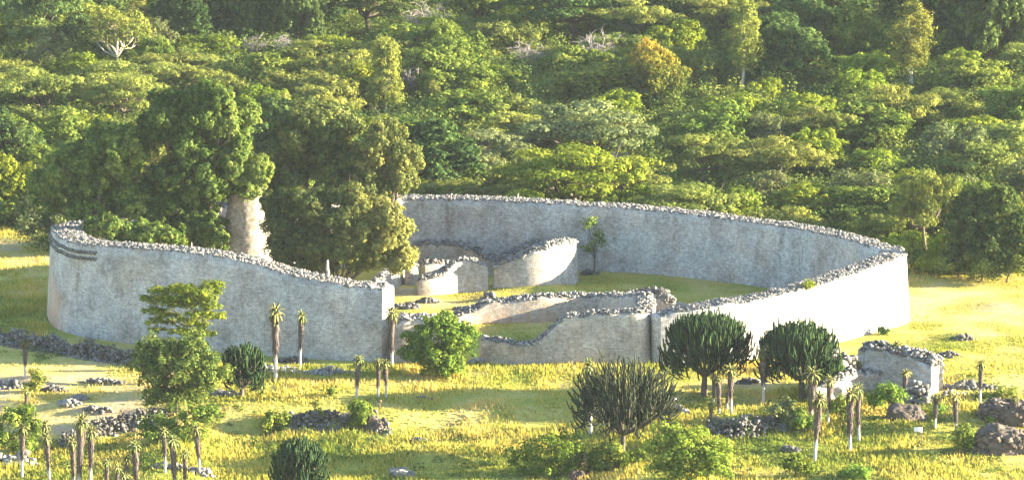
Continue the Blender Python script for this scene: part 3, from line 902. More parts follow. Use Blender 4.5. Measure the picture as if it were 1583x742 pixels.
def crown_mesh(name, lobes, per_m2, size, mat, seed, up=0.5, rnd=0.9, droop=0.0, clus=0.36, tint_shift=None, fill=0.25):
    """lobes: (centre, radii). Every lobe carries leaf tufts on its shell (some inside), every tuft many leaf sprays"""
    rng = np.random.default_rng(seed)
    Ps, Ns, Ts = [], [], []
    for (c, r) in lobes:
        c = np.array(c, float); r = np.array(r, float)
        area = 4 * math.pi * ((r[0] * r[1]) ** 1.6 + 2 * (r[0] * r[2]) ** 1.6) ** (1 / 1.6) / 3 ** (1 / 1.6)
        n = max(24, int(area * per_m2 * 1.25))
        nc = max(6, int(area * (2.1 if clus > 0.35 else 3.2)))
        d = rng.normal(0, 1, (nc, 3)); d[:, 2] += 0.3
        d /= np.linalg.norm(d, axis=1)[:, None]
        rad = np.where(rng.uniform(0, 1, nc) < fill, rng.uniform(0.35, 0.85, nc), rng.uniform(0.82, 1.15, nc))
        cc = c + d * rad[:, None] * r
        tcl = np.clip(rng.normal(0.48, 0.11) + rng.normal(0, 0.12, nc), 0, 1)
        cr = rng.uniform(0.7, 1.3, nc) * clus
        k = rng.integers(0, nc, n)
        q = rng.normal(0, 1, (n, 3)); q[:, 2] += 0.25
        q /= np.linalg.norm(q, axis=1)[:, None]
        off = q * (cr[k] * rng.uniform(0.55, 1.1, n))[:, None]
        off[:, 2] *= min(1.0, 0.45 + r[2])
        p = cc[k] + off
        p[:, 2] -= droop * rng.uniform(0, 1, n)
        o = (p - c) / (r + 1e-6)
        o /= np.linalg.norm(o, axis=1)[:, None] + 1e-9
        nn = 0.55 * o + 0.75 * q + np.array([0, 0, up * 0.5]) + rng.normal(0, rnd * 0.38, (n, 3))
        t = np.clip(tcl[k] + rng.normal(0, 0.13, n), 0, 1)
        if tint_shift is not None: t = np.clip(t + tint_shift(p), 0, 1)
        Ps.append(p); Ns.append(nn); Ts.append(t)
    P = np.concatenate(Ps); Nn = np.concatenate(Ns); t = np.concatenate(Ts)
    sz = rng.uniform(0.7, 1.3, len(P)) * size
    V, f = leaf_quads(P, Nn, sz, rng)
    return np_mesh(name, V, f, np.full(len(f), 4), np.repeat(t, 4), None, mat)

def branch_path(a, b, rng, sag=0.15, k=5):
    a = np.array(a, float); b = np.array(b, float)
    t = np.linspace(0, 1, k)[:, None]
    L = np.linalg.norm(b - a)
    p = a * (1 - t) + b * t
    p[:, 2] += (np.sin(t[:, 0] * math.pi) * sag * L)
    p[1:-1] += rng.normal(0, 0.05 * L, (k - 2, 3))
    return p

def trunk_mesh(name, fork, targets, r0, mat, seed, lean=(0, 0), sides=7, sag=0.1, twigs=0):
    """trunk from the ground to the fork, one limb to every target"""
    rng = np.random.default_rng(seed)
    mb = MB()
    f = np.array(fork, float)
    p = np.array([[lean[0], lean[1], -0.4], f * [0.4, 0.4, 0.35], f * [0.8, 0.8, 0.7], f])
    p[0, :2] = 0
    tube(mb, p, [r0 * 1.25, r0, r0 * 0.9, r0 * 0.8], sides, 0.5, False)
    for c in targets:
        q = branch_path(f, c, rng, sag)
        tube(mb, q, np.linspace(r0 * 0.55, r0 * 0.14, len(q)), 5, 0.5)
        for _ in range(twigs):
            e = np.array(c) + rng.normal(0, 0.12 * np.linalg.norm(np.array(c) - f), 3)
            w = branch_path(q[2], e, rng, 0.1, 4)
            tube(mb, w, np.linspace(r0 * 0.22, r0 * 0.06, 4), 4, 0.55)
    return mb.mesh(name, mat, True)

def dome_lobes(rng, R, rz, zc, n, r0, r1, zmin=-0.35, flat=0.8, core=True):
    L = []
    for k in range(n):
        while True:
            d = rng.normal(0, 1, 3); d /= np.linalg.norm(d)
            if d[2] > zmin: break
        f = rng.uniform(0.60, 0.95)
        c = (d[0] * R * f, d[1] * R * f, zc + d[2] * rz * f)
        r = rng.uniform(r0, r1)
        L.append((c, (r, r, r * flat)))
    if core: L.append(((0, 0, zc), (R * 0.62, R * 0.62, rz * 0.6)))
    return L

def flat_lobes(rng, R, z0, rise, n, r0, r1, layers=2, gap=1.3):
    L = []
    for k in range(n):
        a = k * 2.4 + rng.uniform(0, .6)
        f = math.sqrt((k + 0.5) / n)
        lay = rng.integers(0, layers)
        z = z0 + rise * (1 - f ** 2) - lay * gap * rng.uniform(0.6, 1.1)
        ff = f * (1 - 0.12 * lay)
        r = rng.uniform(r0, r1)
        L.append(((R * ff * math.cos(a), R * ff * math.sin(a), z), (r, r, r * 0.26)))
    return L

PROTO = {}       # kind -> list of (crown mesh, trunk mesh, width, height)
def proto(kind, mat, lobes, per_m2, size, fork, r0, bark, seed, W, Ht, n_limb=7, twigs=1, sag=0.1, **kw):
    rng = np.random.default_rng(seed + 50)
    cm = crown_mesh(kind + '_crown', lobes, per_m2, size, mat, seed, **kw)
    idx = rng.permutation(len(lobes))[:n_limb]
    tm = trunk_mesh(kind + '_trunk', fork, [lobes[i][0] for i in idx], r0, bark, seed, twigs=twigs, sag=sag)
    PROTO.setdefault(kind, []).append((cm, tm, W, Ht))

for v in range(3):
    r = np.random.default_rng(200 + v)
    proto('bushy', FOL['mid'], dome_lobes(r, 3.8, 3.0, 3.3, 30, 0.8, 1.5, zmin=-0.75), 30, 0.32, (0.2, 0.1, 1.9), 0.22, M_BARK, 210 + v, 8.6, 7.0)
for v in range(3):
    r = np.random.default_rng(220 + v)
    proto('olive', FOL['olive'], dome_lobes(r, 3.9, 2.7, 2.9, 30, 0.8, 1.4, flat=0.65, zmin=-0.75), 30, 0.27, (0.1, 0.2, 1.7), 0.20, M_BARK, 230 + v, 8.8, 6.2, fill=0.5)
for v in range(2):
    r = np.random.default_rng(240 + v)
    proto('lime', FOL['lime'], dome_lobes(r, 3.1, 2.6, 2.5, 26, 0.7, 1.3, zmin=-0.75), 33, 0.29, (0.1, 0.1, 1.3), 0.16, M_BARK, 250 + v, 7.2, 5.6)
for v in range(2):
    r = np.random.default_rng(260 + v)
    proto('dark', FOL['dark'], dome_lobes(r, 4.4, 4.3, 4.6, 36, 1.0, 1.8, zmin=-0.75), 26, 0.38, (0.1, 0.2, 2.6), 0.32, M_BARK, 270 + v, 10.4, 9.4)
for v in range(3):
    r = np.random.default_rng(280 + v)
    proto('acacia', FOL['olive'], flat_lobes(r, 5.2, 5.2, 1.6, 26, 1.1, 1.9, 3, 1.1), 35, 0.27, (0.5, 0.2, 2.3), 0.26, M_BARK, 290 + v, 12.4, 7.2, 10, 1, sag=-0.05, up=1.2, rnd=0.7, clus=0.34)
for v in range(2):
    r = np.random.default_rng(300 + v)
    proto('grey', FOL['grey'], dome_lobes(r, 3.3, 3.0, 3.0, 26, 0.7, 1.3, zmin=-0.75), 23, 0.29, (0.1, 0.2, 1.7), 0.18, M_GREYBARK, 310 + v, 7.8, 6.4, fill=0.6)
for v in range(2):
    r = np.random.default_rng(320 + v)
    proto('shrub', FOL['lime'], dome_lobes(r, 1.7, 1.2, 1.3, 12, 0.5, 0.9), 38, 0.23, (0.0, 0.1, 0.4), 0.07, M_BARK, 330 + v, 4.2, 2.8)
for v in range(2):
    r = np.random.default_rng(340 + v)
    proto('green_shrub', FOL['mid'], dome_lobes(r, 1.7, 1.3, 1.3, 12, 0.5, 0.9), 38, 0.24, (0.0, 0.1, 0.4), 0.07, M_BARK, 350 + v, 4.2, 2.9)
# tall slender yellow-green trees on pale trunks
for v in range(2):
    r = np.random.default_rng(360 + v)
    L = []
    for k in range(20):
        f = k / 19
        rad = 1.9 * math.sin(math.pi * (0.16 + 0.80 * f)) ** 0.8
        a = k * 2.4
        q = r.uniform(0.3, 0.8)
        L.append(((rad * q * math.cos(a), rad * q * math.sin(a), 3.6 + 8.0 * f), (r.uniform(.7, 1.15), r.uniform(.7, 1.15), r.uniform(.8, 1.3))))
    proto('slender', FOL['yellow'], L, 26, 0.27, (0.15, 0.1, 4.4), 0.19, M_PALE, 370 + v, 4.8, 12.6, 16, 0, sag=0.02, droop=0.4, fill=0.45)
# lumpy upright yellow-green tree
r = np.random.default_rng(380)
L = []
for k in range(26):
    f = k / 25
    rad = 2.0 * (1 - 0.55 * f) 
    a = k * 2.4
    L.append(((rad * math.cos(a) * 0.75, rad * math.sin(a) * 0.75, 1.6 + 7.6 * f), (r.uniform(.8, 1.3),) * 2 + (r.uniform(.8, 1.2),)))
proto('lumpy', FOL['yellow'], L, 30, 0.27, (0.1, 0.1, 1.6), 0.2, M_PALE, 381, 5.2, 10.2, 10, 0, fill=0.3)
r = np.random.default_rng(390)
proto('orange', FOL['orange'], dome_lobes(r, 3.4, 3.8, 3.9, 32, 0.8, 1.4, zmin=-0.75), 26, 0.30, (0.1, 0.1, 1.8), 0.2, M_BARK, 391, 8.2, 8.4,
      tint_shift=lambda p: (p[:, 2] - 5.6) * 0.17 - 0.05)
r = np.random.default_rng(395)
proto('pale', FOL['yellow'], dome_lobes(r, 4.2, 3.4, 5.2, 24, 0.9, 1.5), 18, 0.29, (0.1, 0.1, 2.0), 0.2, M_PALE, 396, 10, 9.4, 14, 3, fill=0.6)

def bare_mesh(seed, Ht, W, n1=9, r0=0.14):
    rng = np.random.default_rng(seed)
    mb = MB()
    for k in range(n1):
        a = k * 2.4; f = math.sqrt((k + .5) / n1)
        e = np.array([W / 2 * f * math.cos(a), W / 2 * f * math.sin(a), Ht * (1 - 0.35 * f * f)])
        q = branch_path((0, 0, -0.2), e, rng, 0.08, 6)
        tube(mb, q, np.linspace(r0, 0.03, 6), 5)
        for j in range(9):
            i = rng.integers(2, 6)
            e2 = q[i] + np.array([rng.normal(0, .16 * W), rng.normal(0, .16 * W), abs(rng.normal(.12 * Ht, .08 * Ht))])
            w = branch_path(q[i], e2, rng, 0.06, 4)
            tube(mb, w, np.linspace(0.05, 0.015, 4), 4)
            for _ in range(3):
                e3 = w[2] + rng.normal(0, .07 * W, 3)
                tube(mb, branch_path(w[2], e3, rng, 0.05, 3), [0.03, 0.02, 0.012], 3)
    return mb.mesh('bare_branches', M_GREYBARK, True)
BARE = [bare_mesh(400 + k, 5.0, 5.0) for k in range(2)]

TREES = []     # (object, kind, pixel u, v, manual?)
def tree(kind, x, y, w, h, label, group=None, rz=None, name='tree', mat=None, cat='tree', var=None):
    z = float(hgt(x, y))
    if kind == 'bare':
        me = BARE[random.randrange(2)]
        o = link('bare_shrub', me, None, (x, y, z))
        o.scale = (w / 5.0, w / 5.0, h / 5.0)
        o.rotation_euler.z = random.uniform(0, 6.28)
        tag(o, label, 'shrub', group, 'thing')
        return o
    lst = PROTO[kind]
    cm, tm, W, Ht = lst[random.randrange(len(lst)) if var is None else var]
    e = empty(name, (x, y, z), random.uniform(0, 6.28) if rz is None else rz)
    e.scale = (w / W, w / W, h / Ht)
    c = link('crown', cm, e)
    if mat:
        c.material_slots[0].link = 'OBJECT'
        c.material_slots[0].material = mat
    link('trunk', tm, e)
    tag(e, label, cat, group, 'thing')
    return e

def ptree(kind, u, vb, vt, wpx, label, **kw):
    """tree with its foot at (u, vb), its top at row vt and wpx wide"""
    p = gp(u, vb)
    h = z_at(p.y, vt) - p.z
    return tree(kind, p.x, p.y, wpx / px_m(p), h, label, **kw)

# --- hand placed forest trees
LAND = []       # (phrase, u, v) landmarks that the other labels refer to
TAKEN = []
def ft(kind, u, vb, vt, wpx, label, land=None, **kw):
    o = ptree(kind, u, vb, vt, wpx, label, **kw)
    TAKEN.append((o.location.x, o.location.y, wpx / px_m(o.location) / 2))
    if land: LAND.append((land, u, (vt + min(vb, vt + 70)) / 2))
    return o
ft('slender', 1148, 142, -8, 62, 'tall slender tree with bare pale trunk, left one of the two on the right', 'left slender tree', rz=0.5, var=0)
ft('slender', 1409, 140, -2, 88, 'tall slender tree with thick pale trunk and lopsided crown, right one of two', 'right slender tree', rz=2.0, var=1)
ft('lumpy', 596, 180, 55, 62, 'upright lumpy yellow green tree above the sun gilded tree clump', 'lumpy yellow tree')
ft('lumpy', 668, 175, 122, 34, 'small bright yellow green sapling right of the upright lumpy tree')
ft('orange', 1010, 176, 60, 104, 'rounded tree with rusty orange crown in the middle of the wood', 'orange tree')
ft('bare', 922, 112, 56, 72, 'leafless grey brown bush left of the orange tree', 'bare grey bush')
ft('acacia', 888, 345, 224, 262, 'wide flat topped bright green acacia just behind the back wall', 'bright flat acacia', mat=FOL['lime'], var=0)
ft('acacia', 905, 268, 160, 235, 'wide hazy olive acacia rising behind the bright flat topped one', 'hazy olive acacia', mat=FOL['grey'], var=1)
ft('acacia', 742, 285, 205, 190, 'grey green spreading acacia left of the bright flat topped one', mat=FOL['grey'], var=2)
ft('acacia', 1385, 222, 132, 130, 'flat topped olive acacia with dark forked bare limbs showing', 'dark limbed acacia', var=2)
ft('acacia', 1268, 236, 165, 130, 'broad low flat topped olive acacia left of the dark limbed one')
ft('acacia', 572, 62, -40, 190, 'big dark acacia with thick forked trunk at the top of the wood', 'dark trunked acacia', mat=FOL['dark'], var=0)
ft('acacia', 890, 62, -25, 230, 'broad dark acacia layered along the top of the wood', 'layered top acacia', mat=FOL['dark'], var=1)
ft('acacia', 985, 70, 0, 150, 'olive flat acacia beside the broad dark one at the top')
ft('acacia', 70, 100, -20, 200, 'big dark flat crowned tree in the top left corner', 'top left dark tree', mat=FOL['dark'], var=2)
ft('pale', 180, 112, 5, 125, 'airy pale yellow green tree with thin white limbs near the top left', 'airy pale tree')
ft('grey', 75, 112, 38, 80, 'grey green round tree left of the airy pale tree')
ft('bushy', 243, 112, 50, 58, 'small round green tree against the right side of the airy pale tree')
ft('acacia', 312, 136, 88, 112, 'flat topped light green acacia right of the airy pale tree', 'light flat acacia')
ft('grey', 1182, 245, 174, 84, 'silvery green tree with lumpy leaf clusters in mid wood', 'silvery lumpy tree', mat=FOL['grey'])
ft('lime', 1180, 165, 120, 70, 'rounded pale lime tree below the left slender tree')
ft('dark', 1240, 110, 5, 110, 'dense dark round tree between the two slender trees')
ft('dark', 1530, 110, -60, 160, 'dense very dark tree mass in the top right corner', 'dark corner tree')
ft('dark', 1478, 70, -70, 100, 'dark tree left of the top right corner mass')
ft('slender', 1265, 120, 60, 46, 'thin upright yellow green sapling between the two slender trees', var=1)
ft('dark', 1532, 428, 285, 150, 'large dark green tree at the forest edge above the right pasture', 'dark edge tree')
ft('acacia', 1432, 398, 262, 130, 'olive umbrella tree with grey trunk at the forest edge right of the wall', 'olive edge tree', var=1)
ft('lime', 1400, 415, 355, 70, 'yellow green bush at the forest edge touching the bright wall corner')
ft('lime', 1462, 420, 362, 80, 'pale green bush under the olive umbrella tree at the forest edge')
ft('bushy', 1486, 375, 268, 100, 'bushy mid green tree between the olive umbrella tree and the dark edge tree')
for (kd, eu, evb, evt, ew, lb) in [('green_shrub', 1420, 420, 385, 60, 'low green shrub at the forest edge just right of the bright wall corner'),
        ('shrub', 1447, 424, 390, 56, 'yellowish low shrub at the forest edge, second from the bright wall corner'),
        ('green_shrub', 1482, 428, 380, 84, 'dense dark shrub at the forest edge left of the dark edge tree'),
        ('green_shrub', 1556, 436, 372, 90, 'leafy dark shrub at the right border under the dark edge tree'),
        ('green_shrub', 1518, 434, 384, 80, 'dark shrub at the foot of the dark edge tree'),
        ('bushy', 1575, 420, 300, 90, 'green tree cut by the right border beside the dark edge tree')]:
    ft(kd, eu, evb, evt, ew, lb, mat=FOL['leafy'] if kd == 'green_shrub' else None)
ft('bare', 815, 105, 70, 60, 'leafless brown bush below the broad dark acacia at the top')
ft('bare', 655, 62, 10, 70, 'grey leafless thicket near the top right of the dark trunked acacia')
ft('bare', 640, 150, 110, 50, 'brown leafless bush beside the upright lumpy tree')
ft('bare', 395, 92, 60, 50, 'pale leafless twigs in the hollow near the top left')
ft('bare', 440, 98, 58, 40, 'pale leafless sapling left of the dark trunked acacia')
ft('bare', 350, 92, 62, 40, 'pale leafless sapling right of the light flat acacia')
ft('dark', 290, 75, -30, 110, 'dark blue green tree in the shaded hollow at the top', 'shaded hollow tree')
ft('dark', 385, 70, -40, 100, 'tall dark tree at the top right of the shaded hollow')
ft('dark', 460, 72, -40, 100, 'dark spreading tree left of the dark trunked acacia')
ft('dark', 1040, 60, -30, 120, 'dark rounded tree at the top right of the layered top acacia')
ft('bushy', 1330, 110, 10, 120, 'broad mid green tree left of the right slender tree')
ft('lime', 20, 345, 238, 110, 'bright yellow green tree at the forest edge above the left grass', 'bright edge tree')
ft('bushy', 10, 350, 290, 90, 'low green bush at the forest edge on the far left')
ft('lime', 62, 352, 300, 60, 'small lime bush at the forest edge behind the left wall end')
ft('lime', 30, 260, 178, 90, 'lime green bush above the bright edge tree on the left')
ft('bushy', 95, 252, 170, 120, 'round bright green tree behind the great left tree clump')
ft('acacia', 60, 200, 105, 160, 'spreading olive acacia at the left edge of the wood', 'left spreading acacia')
ft('acacia', 175, 190, 110, 150, 'spreading green acacia above the great left tree clump')

# --- the rest of the wood
def fill_wood():
    rng = np.random.default_rng(77)
    cand = []
    y = 478.0
    row = 0
    spots = []
    while y < 735:
        step = 10.9 + (y - 478) * 0.012
        half = 0.1185 * y * 1.02 + 2
        x = -half + (row % 2) * step / 2
        while x < half:
            px = x + rng.uniform(-.38, .38) * step; py = y + rng.uniform(-.38, .38) * step
            spots.append((px, py))
            x += step
        y += step * 1.02
        row += 1
    # keep off the walls and the pastures
    C = OWP['C'][:, :2]
    keep = []
    for (x, y) in spots:
        u, v = proj((x, y, float(hgt(x, y))))
        if u > 1405 and v > 398: continue
        if u < 75 and v > 350: continue
        if np.min(np.hypot(C[:, 0] - x, C[:, 1] - y)) < 6.0: continue
        if y < 468 and -48 < x < 41: continue
        if any(math.hypot(tx - x, ty - y) < tr * 0.62 + 1.6 for tx, ty, tr in TAKEN): continue
        keep.append((x, y, u, v))
    return keep, rng
keep, rng = fill_wood()
PHR = {'bushy': 'rounded mid green tree', 'olive': 'low olive green tree', 'lime': 'bright lime green tree', 'dark': 'dark green tree',
       'acacia': 'flat topped olive tree', 'grey': 'dull grey green tree', 'bare': 'leafless brown bush'}
ITEMS = []
for (x, y, u, v) in keep:
    zone = mnoise.noise((x * 0.03, y * 0.03, 5.0))
    hot = (1.0 - sstep(575, 665, np.array(y)))
    w = {'bushy': 0.30, 'olive': 0.26, 'lime': 0.20 * (0.4 + hot), 'dark': 0.04 + 1.3 * (1 - hot) ** 1.5 + 0.15 * max(zone, 0), 'acacia': 0.15, 'grey': 0.12, 'bare': 0.03}  # dark-leaved kinds crowd the far rows, imitating the shaded band there
    ks = list(w); p = np.array([w[k] for k in ks]); p /= p.sum()
    kind = ks[rng.choice(len(ks), p=p)]
    h = {'bushy': rng.uniform(4.5, 7.0), 'olive': rng.uniform(4, 6), 'lime': rng.uniform(3.6, 5.6), 'dark': rng.uniform(7, 10), 'acacia': rng.uniform(5.5, 7.5), 'grey': rng.uniform(4.5, 6.5), 'bare': rng.uniform(3, 4)}[kind]
    wd = {'bushy': rng.uniform(9, 13), 'olive': rng.uniform(10, 13.5), 'lime': rng.uniform(8, 11), 'dark': rng.uniform(10, 14), 'acacia': rng.uniform(11, 15), 'grey': rng.uniform(7, 10), 'bare': rng.uniform(4, 6)}[kind]
    zc = float(hgt(x, y)) + h * 0.7
    cu, cv = proj((x, y, zc))
    near = sorted(LAND, key=lambda L: (L[1] - cu) ** 2 + (1.6 * (L[2] - cv)) ** 2)[0]
    du, dv = cu - near[1], cv - near[2]
    if abs(du) > 1.3 * abs(dv): dr = 'right of' if du > 0 else 'left of'
    else: dr = 'in front of' if dv > 0 else 'behind'
    ITEMS.append(dict(kind=kind, x=x, y=y, w=wd, h=h, key=(kind, dr, near[0]), dist=math.hypot(du, dv), cu=cu, cv=cv))
from collections import defaultdict
BYK = defaultdict(list)
for it in ITEMS: BYK[it['key']].append(it)
ORD = ['closest', 'second closest', 'third closest', 'fourth closest', 'fifth closest', 'sixth closest', 'seventh closest', 'eighth closest', 'ninth closest', 'tenth closest', 'eleventh closest', 'twelfth closest']
for key, lst in BYK.items():
    lst.sort(key=lambda i: i['dist'])
    for k, it in enumerate(lst):
        kind, dr, near = key
        lab = f"{PHR[kind]} {dr} the {near}"
        if len(lst) > 1: lab += f", {ORD[min(k, 11)]} of {len(lst)}"
        tree(kind, it['x'], it['y'], it['w'], it['h'], lab, 'trees of the wood behind the ruin')
print('FOREST', len(ITEMS) + len(TAKEN), 'shared', sum(max(0, len(l) - 12) for l in BYK.values()))

def domes(x, y, z, rng, rr, hh, per, lsize, pf):
    """low bushy mounds of leaves, one at every point"""
    n = len(x)
    r = rng.uniform(*rr, n); h = rng.uniform(*hh, n) * (0.5 + 0.5 * r / rr[1])
    tb = np.array([0.45 + 0.5 * mnoise.noise((a * pf, b * pf, 1.0)) for a, b in zip(x, y)]) + rng.normal(0, 0.13, n)
    k = np.repeat(np.arange(n), (per * (r / rr[1]) ** 1.5 + 12).astype(int))
    m = len(k)
    d = rng.normal(0, 1, (m, 3)); d[:, 2] = np.abs(d[:, 2]) * 1.1
    d /= np.linalg.norm(d, axis=1)[:, None]
    lob = 1 + 0.28 * np.sin(5 * d[:, 0] + x[k] * 7) * np.cos(5 * d[:, 1] + y[k] * 5) + 0.2 * np.sin(9 * d[:, 2] + x[k] * 3)
    q = d * (lob * rng.uniform(0.7, 1.05, m))[:, None]
    P = np.stack([x[k] + q[:, 0] * r[k], y[k] + q[:, 1] * r[k], z[k] + q[:, 2] * h[k]], -1)
    Nn = d + np.array([0, 0, 0.25]) + rng.normal(0, 0.4, (m, 3))
    t = np.clip(tb[k] + rng.normal(0, 0.12, m), 0, 1)
    V, f = leaf_quads(P, Nn, rng.uniform(*lsize, m), rng)
    return V, f, np.repeat(t, 4)

# --- undergrowth below the trees (nobody could count it)
def undergrowth():
    rng = np.random.default_rng(91)
    n = 4600
    y = rng.uniform(474, 745, n)
    x = rng.uniform(-1, 1, n) * (0.125 * y + 4)
    z = hgt(x, y)
    C = OWP['C'][::4, :2]
    d = np.full(n, 1e9)
    for k in range(0, len(C), 2):
        d = np.minimum(d, np.hypot(x - C[k, 0], y - C[k, 1]))
    inside = (y < 470) & (x > -47) & (x < 41)
    u = 791.5 + F * x / (y * math.cos(PITCH) + (H - z) * math.sin(PITCH))
    v = 371 + F * np.tan(np.arctan2(H - z, y) - PITCH)
    ok = (d > 3.2) & ~inside & ~((u > 1395) & (v > 418)) & ~((u < 78) & (v > 352))
    x, y, z = x[ok], y[ok], z[ok]
    n = len(x)
    V, f, t = domes(x, y, z, rng, (1.1, 3.0), (1.2, 4.2), 420, (0.24, 0.48), 0.09)
    o = link('undergrowth', np_mesh('undergrowth', V, f, np.full(len(f), 4), t, None, FOL['under']))
    tag(o, 'tangled green undergrowth filling the ground between the trees of the wood', 'undergrowth', None, 'stuff')
undergrowth()

# ------------------------------------------------------------------ great trees inside the enclosure
def hero(label, foot, lobes, mat, bark, r0, fork, seed, per=20, size=0.34, cat='tree', name='tree', n_limb=9, twigs=2, **kw):
    """foot (x, y); lobes given as (dx, dy, z, rx, rz) from the foot"""
    x, y = foot
    e = empty(name, (x, y, float(hgt(x, y))))
    L = [((a, b, c), (rx, rx, rz)) for a, b, c, rx, rz in lobes]
    link('crown', crown_mesh('crown', L, per, size, mat, seed, **kw), e)
    rng = np.random.default_rng(seed)
    idx = rng.permutation(len(L))[:n_limb]
    link('trunk', trunk_mesh('trunk', fork, [L[i][0] for i in idx], r0, bark, seed, twigs=twigs), e)
    return tag(e, label, cat, None, 'thing')

def px_lobes(foot, spec, seed, rmin, rmax, n, dy=4.5, flat=0.85):
    """lobes that fill pixel ellipses (u, v, ru, rv) at the distance of the foot"""
    rng = np.random.default_rng(seed)
    x0, y0 = foot
    z0 = float(hgt(x0, y0))
    s = px_m(Vector((x0, y0, 8)))
    out = []
    area = [c[2] * c[3] for c in spec]
    for (u, v, ru, rv), a in zip(spec, area):
        m = max(4, int(n * a / sum(area)))
        for _ in range(m):
            while True:
                d = rng.normal(0, 1, 3); d /= np.linalg.norm(d)
                if d[1] < 0.65 and d[2] > -0.75: break
            f = rng.uniform(0.62, 0.95)
            r = rng.uniform(rmin, rmax)
            kx = max(0.2, ru / s - r * 0.6); kz = max(0.2, rv / s - r * 0.6)
            cx = (u - 791.5) / s + d[0] * f * kx - x0
            cz = z_at(y0, v) + d[2] * f * kz - z0
            out.append((cx, d[1] * f * min(dy, kx * 1.1), cz, r, r * flat))
        out.append(((u - 791.5) / s - x0, 0.3, z_at(y0, v) - z0, ru / s * 0.55, rv / s * 0.55))
    return out

ft1 = flat_xy(170, 462)
hero('broad dark green leafy tree clump rising behind the left end of the outer wall', ft1,
     px_lobes(ft1, [(120, 270, 75, 55), (185, 245, 75, 60), (150, 330, 60, 45), (215, 320, 60, 55), (95, 300, 45, 40), (195, 352, 55, 24), (250, 350, 40, 30), (75, 290, 30, 30)], 501, 0.8, 1.5, 90, 4.5), FOL['leafy'], M_BARK, 0.5, (0.3, 0.2, 4.5), 502, per=48, size=0.33)
ft0 = flat_xy(175, 488)
hero('small round green tree just inside the left end of the outer wall', ft0,
     px_lobes(ft0, [(172, 352, 28, 24), (222, 362, 40, 22), (140, 352, 12, 16), (190, 375, 40, 20), (262, 368, 26, 22)], 499, 0.6, 1.0, 44, 2.2), FOL['leafy'], M_BARK, 0.2, (0.2, 0.0, 3.0), 500, per=26, size=0.34)
ft2 = flat_xy(300, 464)
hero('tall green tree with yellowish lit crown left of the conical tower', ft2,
     px_lobes(ft2, [(290, 200, 60, 60), (335, 185, 50, 50), (322, 345, 16, 44), (330, 270, 55, 65), (270, 280, 60, 70), (310, 345, 45, 40), (362, 265, 34, 30), (350, 225, 40, 45), (320, 150, 45, 25), (262, 175, 45, 42), (372, 195, 36, 45), (235, 215, 40, 45), (386, 286, 24, 16), (374, 262, 34, 22), (398, 268, 20, 26), (325, 372, 32, 22), (285, 365, 36, 24)], 503, 0.8, 1.4, 120, 4.0), FOL['leafy'], M_BARK, 0.5, (0.2, 0.2, 5.0), 504, per=48, size=0.31, tint_shift=lambda p: (p[:, 0] - 1.0) * 0.05 - 0.12)  # leaf colour yellows towards the right, imitating the sunlit side
ft3 = flat_xy(478, 430)
hero('tall dull olive tree with dark trunk behind the tower and lower sun gilded tree', ft3,
     px_lobes(ft3, [(470, 215, 65, 55), (440, 270, 55, 50), (520, 200, 50, 45), (530, 260, 60, 50), (430, 310, 34, 50), (425, 260, 34, 45), (480, 180, 60, 30)], 505, 0.8, 1.4, 96, 4.0), FOL['dome'], M_BARK, 0.45, (0.2, 0.2, 6.5), 506, per=43, size=0.30, fill=0.5)
ft4 = flat_xy(600, 436)
hero('drooping dull olive tree at the right side of the great tree clump', ft4,
     px_lobes(ft4, [(590, 225, 52, 55), (620, 260, 38, 45), (575, 280, 50, 50), (545, 300, 45, 35)], 507, 0.7, 1.2, 60, 3.5), FOL['dome'], M_BARK, 0.35, (0.1, 0.1, 6.0), 508, per=44, size=0.30, droop=0.6)
ft5 = flat_xy(528, 458)
hero('wide low sun gilded tree with many thin stems rising above the front wall', (ft5[0], ft5[1] - 6),
     px_lobes((ft5[0], ft5[1] - 6), [(455, 335, 60, 48), (520, 325, 70, 52), (580, 350, 62, 55), (520, 375, 75, 35), (615, 375, 34, 38), (470, 380, 50, 28), (610, 400, 34, 24), (565, 402, 30, 20), (432, 380, 30, 26), (455, 402, 36, 22), (500, 408, 40, 18), (416, 312, 16, 26)], 509, 0.7, 1.3, 120, 3.6), FOL['dome'], M_BARK, 0.22, (0.1, 0.1, 1.2), 510, per=48, size=0.30, n_limb=26, twigs=1, tint_shift=lambda p: (p[:, 0] + 0.5) * 0.055 - 0.10)  # leaf tint warmed towards the right to paint its sunlit half
ft6 = flat_xy(918, 424)
hero('spindly young tree standing in front of the shaded back wall', ft6,
     px_lobes(ft6, [(914, 350, 14, 18), (925, 372, 16, 18), (910, 385, 10, 10)], 511, 0.35, 0.6, 15, 1.0), FOL['mid'], M_BARK, 0.09, (0.1, 0.0, 1.6), 512, per=12, size=0.26)

